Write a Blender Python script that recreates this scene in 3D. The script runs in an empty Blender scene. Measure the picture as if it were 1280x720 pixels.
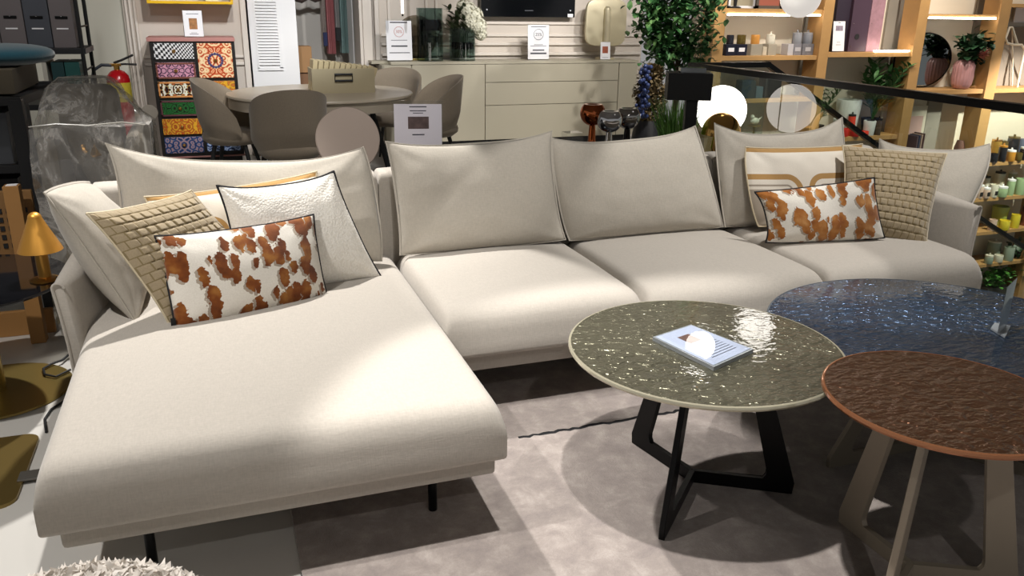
import bpy, bmesh, math, random
from mathutils import Vector, Matrix, noise
PI = math.pi
scene = bpy.context.scene
COL = scene.collection
V = Vector
# ------------------------------------------------------------------ camera
FPX, YAW, PITCH, ROLL, HC = 1032.69, 0.344113, 0.329291, 0.014215, 1.5
def cam_axes():
    cy, sy = math.cos(YAW), math.sin(YAW)
    f = V((sy*math.cos(PITCH), cy*math.cos(PITCH), -math.sin(PITCH)))
    r0 = V((cy, -sy, 0)); u0 = r0.cross(f)
    return math.cos(ROLL)*r0+math.sin(ROLL)*u0, -math.sin(ROLL)*r0+math.cos(ROLL)*u0, f
CR, CU, CF = cam_axes()
CC = V((0, 0, HC))
cd = bpy.data.cameras.new('camera'); cam = bpy.data.objects.new('camera', cd); COL.objects.link(cam)
cd.sensor_width = 36; cd.lens = FPX/1280*36; cd.clip_start = .05; cd.clip_end = 100
m = Matrix.Identity(4)
for i in range(3):
    m[i][0], m[i][1], m[i][2], m[i][3] = CR[i], CU[i], -CF[i], CC[i]
cam.matrix_world = m
scene.camera = cam
def at(x, y, Y=None, Z=None, X=None):
    """world point seen at photo pixel x,y on a world plane"""
    d = CR*((x-640)/FPX) - CU*((y-360)/FPX) + CF
    t = Y/d.y if Y is not None else ((Z-HC)/d.z if Z is not None else X/d.x)
    return CC + d*t
def depth(p): return (V(p)-CC).dot(CF)
# ------------------------------------------------------------------ materials
class NT:
    def __init__(s, name):
        s.m = bpy.data.materials.new(name); s.m.use_nodes = True
        s.t = s.m.node_tree; s.n = s.t.nodes; s.l = s.t.links
        s.b = s.n['Principled BSDF']; s.out = s.n['Material Output']
    def new(s, typ, **kw):
        n = s.n.new(typ)
        for k, v in kw.items(): setattr(n, k, v)
        return n
    def set(s, sock, v):
        if hasattr(v, 'bl_idname') or isinstance(v, bpy.types.NodeSocket): s.l.new(v, sock)
        else:
            if isinstance(v, (tuple, list)) and len(v) == 3 and sock.type == 'RGBA': v = (*v, 1)
            sock.default_value = v
    def math(s, op, a, b=0.0, c=None):
        n = s.new('ShaderNodeMath', operation=op); s.set(n.inputs[0], a); s.set(n.inputs[1], b)
        if c is not None: s.set(n.inputs[2], c)
        return n.outputs[0]
    def mix(s, f, a, b):
        n = s.new('ShaderNodeMix', data_type='RGBA'); s.set(n.inputs[0], f); s.set(n.inputs[6], a); s.set(n.inputs[7], b)
        return n.outputs[2]
    def coord(s, kind='Object', scale=(1, 1, 1), loc=(0, 0, 0), rot=(0, 0, 0)):
        t = s.new('ShaderNodeTexCoord'); mp = s.new('ShaderNodeMapping')
        s.l.new(t.outputs[kind], mp.inputs[0]); mp.inputs[3].default_value = scale; mp.inputs[1].default_value = loc; mp.inputs[2].default_value = rot
        return mp.outputs[0]
    def noise(s, vec, scale, detail=3, rough=.5, dist=0):
        n = s.new('ShaderNodeTexNoise'); s.l.new(vec, n.inputs['Vector']); n.inputs['Scale'].default_value = scale
        n.inputs['Detail'].default_value = detail; n.inputs['Roughness'].default_value = rough; n.inputs['Distortion'].default_value = dist
        return n.outputs['Fac']
    def voro(s, vec, scale, out='Distance', feature='F1', rand=1):
        n = s.new('ShaderNodeTexVoronoi', feature=feature); s.l.new(vec, n.inputs['Vector']); n.inputs['Scale'].default_value = scale
        n.inputs['Randomness'].default_value = rand
        return n.outputs[out]
    def ramp(s, f, stops, interp='LINEAR'):
        n = s.new('ShaderNodeValToRGB'); s.l.new(f, n.inputs[0]); n.color_ramp.interpolation = interp
        e = n.color_ramp.elements
        while len(e) < len(stops): e.new(.5)
        for k, (p, c) in zip(e, stops): k.position = p; k.color = (*c, 1)
        return n.outputs[0]
    def bump(s, h, strength=.3, dist=.01):
        n = s.new('ShaderNodeBump'); n.inputs['Strength'].default_value = strength; n.inputs['Distance'].default_value = dist
        s.l.new(h, n.inputs['Height']); s.l.new(n.outputs[0], s.b.inputs['Normal']); s.l.new(n.outputs[0], s.b.inputs['Coat Normal'])
    def base(s, c): s.set(s.b.inputs['Base Color'], c)
    def p(s, **kw):
        for k, v in kw.items(): s.set(s.b.inputs[k.replace('_', ' ')], v)
        return s
def srgb(h):
    h = h.lstrip('#'); c = [int(h[i:i+2], 16)/255 for i in (0, 2, 4)]
    return tuple(x/12.92 if x <= .04045 else ((x+.055)/1.055)**2.4 for x in c)
def M(name, col, rough=.5, metal=0., vary=0.0, vscale=6, bump=0., bscale=80, **kw):
    t = NT(name); c = srgb(col) if isinstance(col, str) else col
    if vary:
        f = t.noise(t.coord(), vscale, 4)
        t.base(t.mix(f, tuple(x*(1-vary) for x in c), tuple(min(1, x*(1+vary)) for x in c)))
    else: t.base(c)
    t.p(Roughness=rough, Metallic=metal)
    for k, v in kw.items(): t.set(t.b.inputs[k.replace('_', ' ')], v)
    if bump: t.bump(t.noise(t.coord(), bscale, 3), bump, .004)
    return t.m
def fabric(name, col, scale=260, var=.16, bump=.35, blot=.05, sheen=.25):
    t = NT(name); c = srgb(col); v = t.coord()
    w1 = t.noise(t.coord(scale=(1, .22, .22)), scale, 2); w2 = t.noise(t.coord(scale=(.22, 1, 1)), scale, 2)
    f = t.math('MULTIPLY', t.math('ADD', w1, w2), .5)
    f2 = t.noise(v, 5, 3)
    a = t.mix(f, tuple(x*(1-var*2.2) for x in c), tuple(min(1, x*(1+var*2.2)) for x in c))
    t.base(t.mix(t.math('MULTIPLY', f2, blot*4), a, tuple(x*.86 for x in c)))
    t.p(Roughness=.95, Sheen_Weight=sheen, Sheen_Roughness=.5, Specular_IOR_Level=.15)
    t.bump(f, bump, .003)
    return t.m
def emit(name, col, strength, base=None):
    t = NT(name); t.base(base or (.9, .9, .9)); t.p(Emission_Color=(*col, 1) if len(col) == 3 else col, Emission_Strength=strength, Roughness=.3)
    return t.m
def glass(name, tint=(.95, .98, .96), refl=1.0, rough=0.0):
    """clear sheet: transparent body with a Fresnel reflection"""
    t = NT(name); n = t.n; n.remove(t.b)
    tr = n.new('ShaderNodeBsdfTransparent'); tr.inputs[0].default_value = (*tint, 1)
    gl = n.new('ShaderNodeBsdfGlossy'); gl.inputs['Roughness'].default_value = rough
    fr = n.new('ShaderNodeFresnel'); fr.inputs[0].default_value = 1.5
    mx = n.new('ShaderNodeMixShader')
    ge = n.new('ShaderNodeNewGeometry')
    f = t.math('MULTIPLY', t.math('MULTIPLY', fr.outputs[0], refl), t.math('SUBTRACT', 1., ge.outputs['Backfacing']))
    t.l.new(f, mx.inputs[0]); t.l.new(tr.outputs[0], mx.inputs[1]); t.l.new(gl.outputs[0], mx.inputs[2]); t.l.new(mx.outputs[0], t.out.inputs[0])
    return t.m
# ------------------------------------------------------------------ object helpers
def tag(o, label=None, cat=None, group=None, kind=None):
    if label: o['label'] = label
    if cat: o['category'] = cat
    if group: o['group'] = group
    if kind: o['kind'] = kind
    return o
def thing(name, label, cat, loc, group=None, rz=0.):
    o = bpy.data.objects.new(name, None); COL.objects.link(o); o.location = loc; o.rotation_euler = (0, 0, rz)
    o.empty_display_size = .1
    return tag(o, label, cat, group)
def origin(o):
    p = V((0, 0, 0))
    while o: p = p+o.location; o = o.parent
    return p
def dup(root, loc, rz=None, label=None, group=None):
    r = root.copy(); COL.objects.link(r); r.location = loc
    if rz is not None: r.rotation_euler = (0, 0, rz)
    if label: r['label'] = label
    if group: r['group'] = group
    for ch in list(root.children):
        c = ch.copy(); COL.objects.link(c); c.parent = r
        for g in list(ch.children):
            d = g.copy(); COL.objects.link(d); d.parent = c
    return r
class MB:
    def __init__(s): s.bm = bmesh.new(); s.wn = False
    def _xf(s, vs, mtx):
        if mtx is not None:
            for v in vs: v.co = mtx @ v.co
    def box(s, x0, x1, y0, y1, z0, z1, bev=0., seg=2, mtx=None):
        b = bmesh.new(); bmesh.ops.create_cube(b, size=1)
        for v in b.verts: v.co = V(((x0+x1)/2+v.co.x*(x1-x0), (y0+y1)/2+v.co.y*(y1-y0), (z0+z1)/2+v.co.z*(z1-z0)))
        if bev: s.wn = True
        if bev: bmesh.ops.bevel(b, geom=b.edges[:], offset=bev, segments=seg, affect='EDGES', profile=.5)
        return s.merge(b, mtx)
    def merge(s, b, mtx=None):
        mp = {}
        for v in b.verts: mp[v] = s.bm.verts.new(mtx @ v.co if mtx is not None else v.co)
        for f in b.faces:
            try: s.bm.faces.new([mp[v] for v in f.verts])
            except ValueError: pass
        b.free(); return s
    def lathe(s, prof, c=(0, 0, 0), seg=32, mtx=None, squash=1.):
        c = V(c); rings = []
        for r, z in prof:
            if r < 1e-5: rings.append([s.bm.verts.new(V((0, 0, z)))])
            else: rings.append([s.bm.verts.new(V((r*math.cos(2*PI*k/seg), squash*r*math.sin(2*PI*k/seg), z))) for k in range(seg)])
        for a, b in zip(rings, rings[1:]):
            for k in range(seg):
                q = [a[k % len(a)], a[(k+1) % len(a)], b[(k+1) % len(b)], b[k % len(b)]]
                q2 = []
                for v in q:
                    if v not in q2: q2.append(v)
                if len(q2) > 2:
                    try: s.bm.faces.new(q2)
                    except ValueError: pass
        for ring, fl in ((rings[0], 1), (rings[-1], 0)):
            if len(ring) > 2:
                try: s.bm.faces.new(ring[::-1] if fl else ring)
                except ValueError: pass
        for r in rings:
            for v in r: v.co = (mtx @ v.co if mtx is not None else v.co)+c
        return s
    def cyl(s, c, r, h, seg=24, bev=0., mtx=None):
        if bev: pr = [(r-bev, 0), (r-bev*.3, bev*.3), (r, bev), (r, h-bev), (r-bev*.3, h-bev*.3), (r-bev, h)]
        else: pr = [(r, 0), (r, h)]
        return s.lathe(pr, c, seg, mtx)
    def ball(s, c, rx, ry=None, rz=None, seg=24, rings=14, mtx=None):
        ry = ry or rx; rz = rz or rx
        b = bmesh.new(); bmesh.ops.create_uvsphere(b, u_segments=seg, v_segments=rings, radius=1)
        for v in b.verts: v.co = V((v.co.x*rx, v.co.y*ry, v.co.z*rz)); v.co = (mtx @ v.co if mtx is not None else v.co)+V(c)
        return s.merge(b)
    def tube(s, pts, r, seg=8, closed=False, radii=None):
        pts = [V(p) for p in pts]; n = len(pts); rings = []
        up = V((0, 0, 1)); prev = None
        for i, p in enumerate(pts):
            a = pts[(i-1) % n] if (closed or i > 0) else pts[i]; b = pts[(i+1) % n] if (closed or i < n-1) else pts[i]
            d = (b-a).normalized() if (b-a).length > 1e-9 else V((0, 0, 1))
            if prev is None:
                x = d.cross(up) if abs(d.dot(up)) < .95 else d.cross(V((1, 0, 0)))
            else: x = prev-d*prev.dot(d)
            x.normalize(); prev = x; y = d.cross(x); rr = radii[i] if radii else r
            rings.append([s.bm.verts.new(p+(x*math.cos(2*PI*k/seg)+y*math.sin(2*PI*k/seg))*rr) for k in range(seg)])
        for i in range(n if closed else n-1):
            a, b = rings[i], rings[(i+1) % n]
            for k in range(seg):
                s.bm.faces.new([a[k], a[(k+1) % seg], b[(k+1) % seg], b[k]])
        if not closed:
            s.bm.faces.new(rings[0][::-1]); s.bm.faces.new(rings[-1])
        return s
    def prism(s, poly, d):
        d = V(d); a = [s.bm.verts.new(V(p)) for p in poly]; b = [s.bm.verts.new(V(p)+d) for p in poly]; n = len(a)
        s.bm.faces.new(a[::-1]); s.bm.faces.new(b)
        for k in range(n): s.bm.faces.new([a[k], a[(k+1) % n], b[(k+1) % n], b[k]])
        return s
    def quad(s, *p):
        s.bm.faces.new([s.bm.verts.new(V(q)) for q in p]); return s
    def build(s, name, mat, parent=None, loc=None, local=False, angle=40, recalc=True, smooth=True):
        if recalc: bmesh.ops.recalc_face_normals(s.bm, faces=s.bm.faces[:])
        o_ = V((0, 0, 0))
        if not local:
            if parent is not None: o_ = origin(parent)
            if loc is not None: o_ = V(loc)
            if o_.length: bmesh.ops.translate(s.bm, verts=s.bm.verts[:], vec=-o_)
        me = bpy.data.meshes.new(name); s.bm.to_mesh(me); s.bm.free()
        if smooth:
            for p in me.polygons: p.use_smooth = True
            me.set_sharp_from_angle(angle=math.radians(angle))
        o = bpy.data.objects.new(name, me); COL.objects.link(o)
        if s.wn and smooth:
            wm = o.modifiers.new('weighted_normal', 'WEIGHTED_NORMAL'); wm.keep_sharp = True; wm.weight = 80
        for mt in (mat if isinstance(mat, (list, tuple)) else [mat]): me.materials.append(mt)
        if parent is not None: o.parent = parent
        if loc is not None and parent is None and not local: o.location = loc
        if loc is not None and local: o.location = loc
        return o
def text(body, size, loc, parent, mat, rot=(PI/2, 0, 0), extr=.0006, name='lettering', align='CENTER'):
    c = bpy.data.curves.new(name, 'FONT'); c.body = body; c.size = size; c.align_x = align; c.align_y = 'CENTER'; c.extrude = extr
    tmp = bpy.data.objects.new(name, c); COL.objects.link(tmp); c.materials.append(mat)
    me = bpy.data.meshes.new_from_object(tmp.evaluated_get(bpy.context.evaluated_depsgraph_get())); bpy.data.objects.remove(tmp); bpy.data.curves.remove(c)
    o = bpy.data.objects.new(name, me); COL.objects.link(o)
    o.parent = parent; o.location = V(loc)-origin(parent); o.rotation_euler = rot
    return o
def cushion(x0, x1, y0, y1, z0, z1, r=.06, crown=.03, n=26, bulge=.012, rx=None, rb=.02, pn=5):
    """upholstered block: crisp vertical corners, softly rounded and crowned top"""
    b = bmesh.new(); bmesh.ops.create_cube(b, size=2)
    bmesh.ops.subdivide_edges(b, edges=b.edges[:], cuts=n, use_grid_fill=True)
    hx, hy = (x1-x0)/2, (y1-y0)/2; cx, cy = (x0+x1)/2, (y0+y1)/2; rx = rx or r
    r = min(r, hy*.98, (z1-z0)*.9); rx = min(rx, hx*.98, (z1-z0)*.9); rm = max(r, rx)
    def remap(t, h, e):
        a = abs(t); q = (a/.5)*(h-e) if a < .5 else (h-e)+e*(1-(1-(a-.5)/.5)**1.8)
        return math.copysign(q, t)
    for v in b.verts:
        u, w, z = v.co
        px, py = remap(u, hx, rx), remap(w, hy, r)
        U, W = px/hx, py/hy
        if z > .999:
            ax, ay = max(0., 1-(hx-abs(px))/rx), max(0., 1-(hy-abs(py))/r)
            ax, ay = min(1., ax), min(1., ay); s = max(ax, ay); q_ = (1-ax**2.5)*(1-ay**2.5)
            pz = z1-rm+rm*max(0., q_)**.4+crown*(1-abs(U)**2.5)*(1-abs(W)**2.5)+.003*noise.noise(V((px+cx, py+cy, z1))*5)*(1-s)
        else:
            f = (z+1)/2; zb = z1-rm; pz = z0+(zb-z0)*f
            if z > -.999: k = bulge*math.sin(PI*min(1, f))
            else: k = 0
            ins = rb*(1-math.sqrt(max(0., 1-max(0., 1-(pz-z0)/rb)**2))) if rb > 0 else 0
            px *= 1-ins/hx; py *= 1-ins/hy
            if abs(u) > .999: px += math.copysign(k*(1-abs(W)**4), u)
            if abs(w) > .999: py += math.copysign(k*(1-abs(U)**4), w)
        v.co = V((cx+px, cy+py, pz))
    mb = MB(); mb.merge(b); return mb
def pillow(name, label, pts, thf, thb, mat, N=34, sag=(.05, .04, .03, .04), piping=None, pipr=.004, disp=None, group=None, cat='cushion', wr=.006, seed=0, flange=0., pw=.55, bp=2.8):
    TL, TR, BR, BL = [V(p) for p in pts]
    w = (TR-TL).length; h = (TL-BL).length
    n = ((TR-TL)+(BR-BL)).cross((TL-BL)+(TR-BR)).normalized()
    cen = (TL+TR+BR+BL)/4
    if n.dot(CC-cen) < 0: n = -n
    upv = ((TL-BL)+(TR-BR)).normalized(); rt = ((TR-TL)+(BR-BL)).normalized()
    st, sr, sb, sl = sag
    bow = lambda t: 1-abs(2*t-1)**bp
    def pos(u, v):
        c0 = BL.lerp(BR, u)+upv*(sb*h*bow(u)); c1 = TL.lerp(TR, u)-upv*(st*h*bow(u))
        d0 = BL.lerp(TL, v)+rt*(sl*w*bow(v)); d1 = BR.lerp(TR, v)-rt*(sr*w*bow(v))
        bil = (BL.lerp(BR, u)).lerp(TL.lerp(TR, u), v)
        return c0.lerp(c1, v)+d0.lerp(d1, u)-bil
    bm = bmesh.new(); uvl = bm.loops.layers.uv.new('UVMap')
    # spacing denser near edges
    ts = [.5-.5*math.cos(PI*i/N)*1.0 for i in range(N+1)]
    ts = [(.55*t+.45*i/N) for i, t in enumerate(ts)]
    F = {}; B = {}; uvs = {}
    for j, v in enumerate(ts):
        for i, u in enumerate(ts):
            p = pos(u, v); a = max(0., 1-abs(2*u-1)**2.4); b_ = max(0., 1-abs(2*v-1)**2.4)
            f = (a*b_)**pw*(1.12-.28*v)
            q = p*7+V((seed*3.1, seed, 0))
            k = wr*noise.noise(q)+wr*.7*noise.noise(q*2.3)
            # radial creases towards the corners
            cu, cv = abs(2*u-1), abs(2*v-1)
            cr = max(0, cu+cv-1.0)*math.sin(math.atan2(1.02-cv, 1.02-cu)*9+seed)*wr*1.2
            edge = i in (0, N) or j in (0, N)
            e = disp(u, v)*min(1, 8*min(u, v, 1-u, 1-v)) if disp else 0
            F[i, j] = bm.verts.new(p+n*(thf*f+(k+cr)*(min(1, f*2))+e)); uvs[F[i, j]] = (u, v)
            if edge: B[i, j] = F[i, j]
            else:
                B[i, j] = bm.verts.new(p-n*(thb*f+k*.5)); uvs[B[i, j]] = (u, v)
    for j in range(N):
        for i in range(N):
            f = bm.faces.new([F[i, j], F[i+1, j], F[i+1, j+1], F[i, j+1]])
            try: g = bm.faces.new([B[i, j+1], B[i+1, j+1], B[i+1, j], B[i, j]])
            except ValueError: g = None
            for q in (f, g):
                if q:
                    for l in q.loops: l[uvl].uv = uvs[l.vert]
    mb = MB(); mb.bm.free(); mb.bm = bm
    base = V((cen.x, cen.y, min(BL.z, BR.z)))
    o = mb.build(name, mat, None, loc=base, angle=80)
    tag(o, label, cat, group)
    per = [pos(t, 0) for t in ts[:-1]]+[pos(1, t) for t in ts[:-1]]+[pos(t, 1) for t in ts[:0:-1]]+[pos(0, t) for t in ts[:0:-1]]
    if piping:
        MB().tube(per, pipr, 6, closed=True).build('piping', piping, o)
    if flange:
        mb = MB(); inn = [p for p in per]; k = len(per)
        out = [p+(p-cen).normalized()*flange for p in per]
        a = [mb.bm.verts.new(p+n*.003) for p in inn]; b = [mb.bm.verts.new(p+n*.002) for p in out]
        a2 = [mb.bm.verts.new(p-n*.003) for p in inn]; b2 = [mb.bm.verts.new(p-n*.002) for p in out]
        for q in range(k):
            r = (q+1) % k
            mb.bm.faces.new([a[q], a[r], b[r], b[q]]); mb.bm.faces.new([a2[r], a2[q], b2[q], b2[r]]); mb.bm.faces.new([b[q], b[r], b2[r], b2[q]])
        mb.build('flange', mat, o)
    o['_n'] = list(n)
    return o, pos, n
# ------------------------------------------------------------------ materials of the place
SOFA = fabric('sofa_linen', '#b4ada3', 240, .10, .3, .04)
PGREY = fabric('cushion_linen', '#b5aea2', 240, .10, .3, .05)
BLACK = M('black_metal', '#0b0b0c', .38, .6)
MATT_BLACK = M('matt_black', '#101012', .6)
DARKBOARD = M('dark_board', '#1a1a1d', .5)
TAUPE = M('taupe_lacquered_metal', '#a39786', .45, .3)
TAUPE_DARK = M('dark_taupe_metal', '#7d7465', .45, .3)
BRASS = M('brushed_brass', '#b98a45', .3, 1.)
BRASS_DARK = M('dark_brass', '#a08a50', .3, .75)
GOLD = M('polished_gold', '#d6a860', .16, 1.)
CHROME = M('polished_chrome', '#c9c9cc', .04, 1.)
SMOKE = M('smoked_chrome', '#9b9896', .05, 1.)
COPPER = M('polished_copper', '#b4633a', .06, 1.)
WHITE = M('white_lacquer', '#e9e9ea', .35)
PAPER = M('white_paper', '#f0eff2', .6)
INK = M('grey_ink', '#55555c', .8)
INKRED = M('red_ink', '#c98d86', .8)
CLEAR = glass('clear_acrylic', (.97, .98, .98), 1.1)
OAK = M('oak', '#b28a56', .5, 0, .14, 9)
LED = emit('led_strip', (1, .9, .78), 24)
GLOBE = emit('lit_opal_globe', (1., .94, .86), 4.0)
GLOBE2 = emit('dim_opal_pendant', (1., .93, .86), .62, (.35, .33, .3)); GLOBE3 = emit('bright_opal_pendant', (1., .94, .86), 5.5)
PIPEBLK = M('black_piping', '#17161a', .8)
PIPEBEI = M('beige_piping', '#cdbfa2', .8)
def cow_mat(name, sx, sy, seed, th=.52, cols=('#572a10', '#7d4319', '#a87134')):
    t = NT(name)
    def blobs(off):
        v = t.coord('UV', scale=(sx, sy, 1), loc=(seed+off[0], seed*.7+off[1], seed))
        wob = t.noise(v, 9, 2)
        v2 = t.new('ShaderNodeVectorMath', operation='ADD'); t.l.new(v, v2.inputs[0])
        cmb = t.new('ShaderNodeCombineXYZ'); t.set(cmb.inputs[0], t.math('MULTIPLY', wob, .22)); t.set(cmb.inputs[1], t.math('MULTIPLY', t.noise(v, 3.5, 3), .5)); t.l.new(cmb.outputs[0], v2.inputs[1])
        mp = t.new('ShaderNodeMapping'); t.l.new(v2.outputs[0], mp.inputs[0]); mp.inputs[3].default_value = (1.3, .72, 1); mp.inputs[2].default_value = (0, 0, .35)
        d = t.voro(mp.outputs[0], 2.15, rand=.9); return t.math('SUBTRACT', t.math('ADD', .92, t.math('MULTIPLY', t.noise(v2.outputs[0], 2.2, 0), .25)), d)
    n1 = blobs((0, 0)); n2 = blobs((.085, .05))
    m1 = t.math('SMOOTHSTEP', n1, .535, .55) if False else t.ramp(n1, [(th, (0, 0, 0)), (th+.015, (1, 1, 1))])
    m2 = t.ramp(n2, [(th, (0, 0, 0)), (th+.02, (1, 1, 1))])
    uvn = t.noise(t.coord('UV', scale=(sx, sy, 1)), 1.6, 3)
    brown = t.ramp(uvn, [(.3, srgb(cols[0])), (.5, srgb(cols[1])), (.7, srgb(cols[2]))])
    cream = t.mix(t.noise(t.coord(), 200, 2), srgb('#d9d2c6'), srgb('#efeae0'))
    c = t.mix(t.math('MULTIPLY', m2, .85), cream, srgb('#9a8a78'))
    t.base(t.mix(m1, c, brown)); t.p(Roughness=.9, Sheen_Weight=.3, Specular_IOR_Level=.15)
    h = t.math('ADD', t.math('MULTIPLY', n1, .0), t.noise(t.coord(), 260, 2)); t.bump(h, .35, .003)
    return t.m
def arcs_mat(name):
    t = NT(name); uv = t.coord('UV'); sp = t.new('ShaderNodeSeparateXYZ'); t.l.new(uv, sp.inputs[0])
    x = t.math('MULTIPLY', sp.outputs[0], 1.55); y = sp.outputs[1]
    def sdf(cx, cy, bx, by, r):
        qx = t.math('SUBTRACT', t.math('ABSOLUTE', t.math('SUBTRACT', x, cx)), bx-r); qy = t.math('SUBTRACT', t.math('ABSOLUTE', t.math('SUBTRACT', y, cy)), by-r)
        ax = t.math('MAXIMUM', qx, 0.); ay = t.math('MAXIMUM', qy, 0.)
        l = t.math('SQRT', t.math('ADD', t.math('MULTIPLY', ax, ax), t.math('MULTIPLY', ay, ay)))
        return t.math('SUBTRACT', t.math('ADD', l, t.math('MINIMUM', t.math('MAXIMUM', qx, qy), 0.)), r)
    def band(d, c, w):
        e = t.math('ABSOLUTE', t.math('SUBTRACT', d, c)); return t.math('LESS_THAN', e, w)
    cream = srgb('#e6ded0'); tan = srgb('#b18b57'); gr = srgb('#a59a8b')
    col = cream
    d1 = sdf(.12, .2, .52, .46, .2); d2 = sdf(1.28, .2, .55, .46, .2); d0 = sdf(.78, .5, .9, .48, .12)
    col = t.mix(band(d0, -.01, .028), col, tan)
    for d in (d1, d2):
        col = t.mix(t.math('LESS_THAN', d, -.19), col, gr)
        col = t.mix(band(d, -.14, .012), col, gr)
        col = t.mix(band(d, -.03, .035), col, tan)
    t.base(col); t.p(Roughness=.9, Sheen_Weight=.2, Specular_IOR_Level=.15); t.bump(t.noise(t.coord(), 250, 2), .3, .003)
    return t.m
COW = cow_mat('brown_spotted_fabric', 4.8, 2.8, 1.3, .53); COW2 = cow_mat('rust_spotted_fabric', 4.8, 2.3, 8.4, .47, ('#80481f', '#a5682f', '#c48e54'))
ARCS = arcs_mat('tan_arc_fabric')
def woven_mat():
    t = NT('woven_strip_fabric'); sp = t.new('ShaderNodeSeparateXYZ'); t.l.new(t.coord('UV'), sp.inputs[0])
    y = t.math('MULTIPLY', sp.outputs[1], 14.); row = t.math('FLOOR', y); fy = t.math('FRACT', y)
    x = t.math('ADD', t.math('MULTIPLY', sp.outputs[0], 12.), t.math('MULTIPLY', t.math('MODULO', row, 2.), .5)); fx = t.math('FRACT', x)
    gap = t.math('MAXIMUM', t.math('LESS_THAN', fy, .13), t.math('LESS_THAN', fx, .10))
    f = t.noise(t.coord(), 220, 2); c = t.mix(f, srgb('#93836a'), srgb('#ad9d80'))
    t.base(t.mix(gap, c, srgb('#857554'))); t.p(Roughness=.9, Sheen_Weight=.3, Specular_IOR_Level=.2); t.bump(f, .35, .003); return t.m  # gaps tinted darker: shade between the strips put into the colour
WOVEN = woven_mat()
def boucle_mat():
    t = NT('white_boucle'); v = t.coord()
    f = t.voro(v, 130); t.base(t.mix(f, srgb('#f6f2ea'), srgb('#e6e0d4'))); t.p(Roughness=.95, Sheen_Weight=.4, Specular_IOR_Level=.1)
    t.bump(t.math('SUBTRACT', 1., f), .5, .004); return t.m
BOUCLE = boucle_mat()
# ------------------------------------------------------------------ the setting
def struct(name, mb, mat, **k):
    o = mb.build(name, mat, **k); o['kind'] = 'structure'; return o
FLOORM = M('polished_pale_floor', '#c4c1bb', .28, 0, .03, 2)
WALLM = M('greige_wall_paint', '#cdc3b8', .7)
WALLD = M('pale_green_grey_paint', '#c3c1b4', .7)
CREAMW = M('warm_cream_paint', '#dcd4c2', .75)
GREYP = M('grey_panel_paint', '#8b867c', .7)
fl = MB(); fl.box(-5, 3.86, -4, 10.2, -.25, 0); struct('floor', fl, FLOORM, smooth=False)
fl = MB(); fl.box(3.86, 9.9, 6.55, 7.0, -.25, -.001) if False else fl.box(-5, 14, -4, 10.6, -3.3, -3.2); struct('floor_lower', fl, M('lower_floor_grey', '#6d7472', .35), smooth=False)
cl = MB(); cl.box(-5, 14, -4, 10.6, 3.3, 3.4); struct('ceiling', cl, M('ceiling_paint', '#8e8a86', .8), smooth=False)
wb = MB(); wb.box(1.55, 4.9, 9.2, 9.35, 0, 3.3); struct('wall_back', wb, WALLM, smooth=False)
wb = MB(); wb.box(-.72, .37, 8.95, 9.1, 0, 3.3); struct('wall_alcove', wb, WALLM, smooth=False)
wb = MB(); wb.box(-5, -.72, 9.0, 9.15, 0, 3.3); struct('wall_left', wb, WALLD, smooth=False)
# moulded trims on the walls
TRIM = M('trim_paint', '#d8cfc5', .55)
n_ = 1
def trim(mb, mat=None):
    global n_
    struct('trim_%d' % n_, mb, mat or TRIM); n_ += 1
for xx in (-.69, -.655, -.615):
    trim(MB().box(xx-.012, xx+.012, 8.915, 8.95, 0, 3.2, .006))
trim(MB().box(-.59, .33, 8.925, 8.95, .90, .93, .008)); trim(MB().box(-.59, .33, 8.925, 8.95, .97, 1.0, .008))
trim(MB().box(.33, .41, 8.9, 8.95, 0, 3.2, .008))
trim(MB().box(1.56, 1.66, 9.12, 9.2, 0, 3.2, .01)); trim(MB().box(1.69, 1.74, 9.14, 9.2, 0, 3.2, .01))
trim(MB().box(1.52, 1.555, 9.1, 9.5, 0, 3.2, .01))
def frame_trim(x0, x1, z0, z1, y=9.2, w=.03):
    mb = MB(); mb.box(x0, x1, y-.022, y, z0, z0+w, .006); mb.box(x0, x1, y-.022, y, z1-w, z1, .006)
    mb.box(x0, x0+w, y-.022, y, z0, z1, .006); mb.box(x1-w, x1, y-.022, y, z0, z1, .006); trim(mb)
frame_trim(1.84, 2.28, 1.19, 2.6); frame_trim(2.36, 4.6, 1.30, 2.6)
trim(MB().box(1.76, 4.88, 9.165, 9.2, 1.075, 1.105, .008)); trim(MB().box(1.76, 4.88, 9.16, 9.2, .965, 1.0, .008)); trim(MB().box(1.76, 4.88, 9.175, 9.2, 1.17, 1.2, .006))
# bay with hanging clothes
wb = MB(); wb.box(.86, 1.55, 9.75, 9.85, 0, 3.3); struct('wall_closet', wb, M('closet_grey', '#a7a39d', .8), smooth=False)
wb = MB(); wb.box(.80, .86, 8.98, 9.75, 0, 3.3); wb.box(1.56, 1.62, 9.36, 9.75, 0, 3.3); struct('wall_closet_sides', wb, M('closet_side_grey', '#8e8a85', .8), smooth=False)
# louvred white door
d = MB(); d.box(.38, .86, 8.9, 8.95, .12, 3.2, .004); dr = struct('door_1', d, WHITE, loc=(.62, 8.92, 0))
sl = MB()
for k in range(60):
    z = .9+k*.0285
    if z < 2.6:
        sl.prism([(.47, 8.898, z), (.47, 8.878, z+.004), (.47, 8.878, z+.010), (.47, 8.898, z+.026)], (.2, 0, 0))
sl.build('louvre', WHITE, dr)
ff = MB(); ff.box(.455, .47, 8.885, 8.9, .87, 2.65); ff.box(.67, .70, 8.885, 8.9, .87, 2.65); ff.box(.455, .70, 8.885, 8.9, .85, .88); ff.build('moulding', WHITE, dr)
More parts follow.
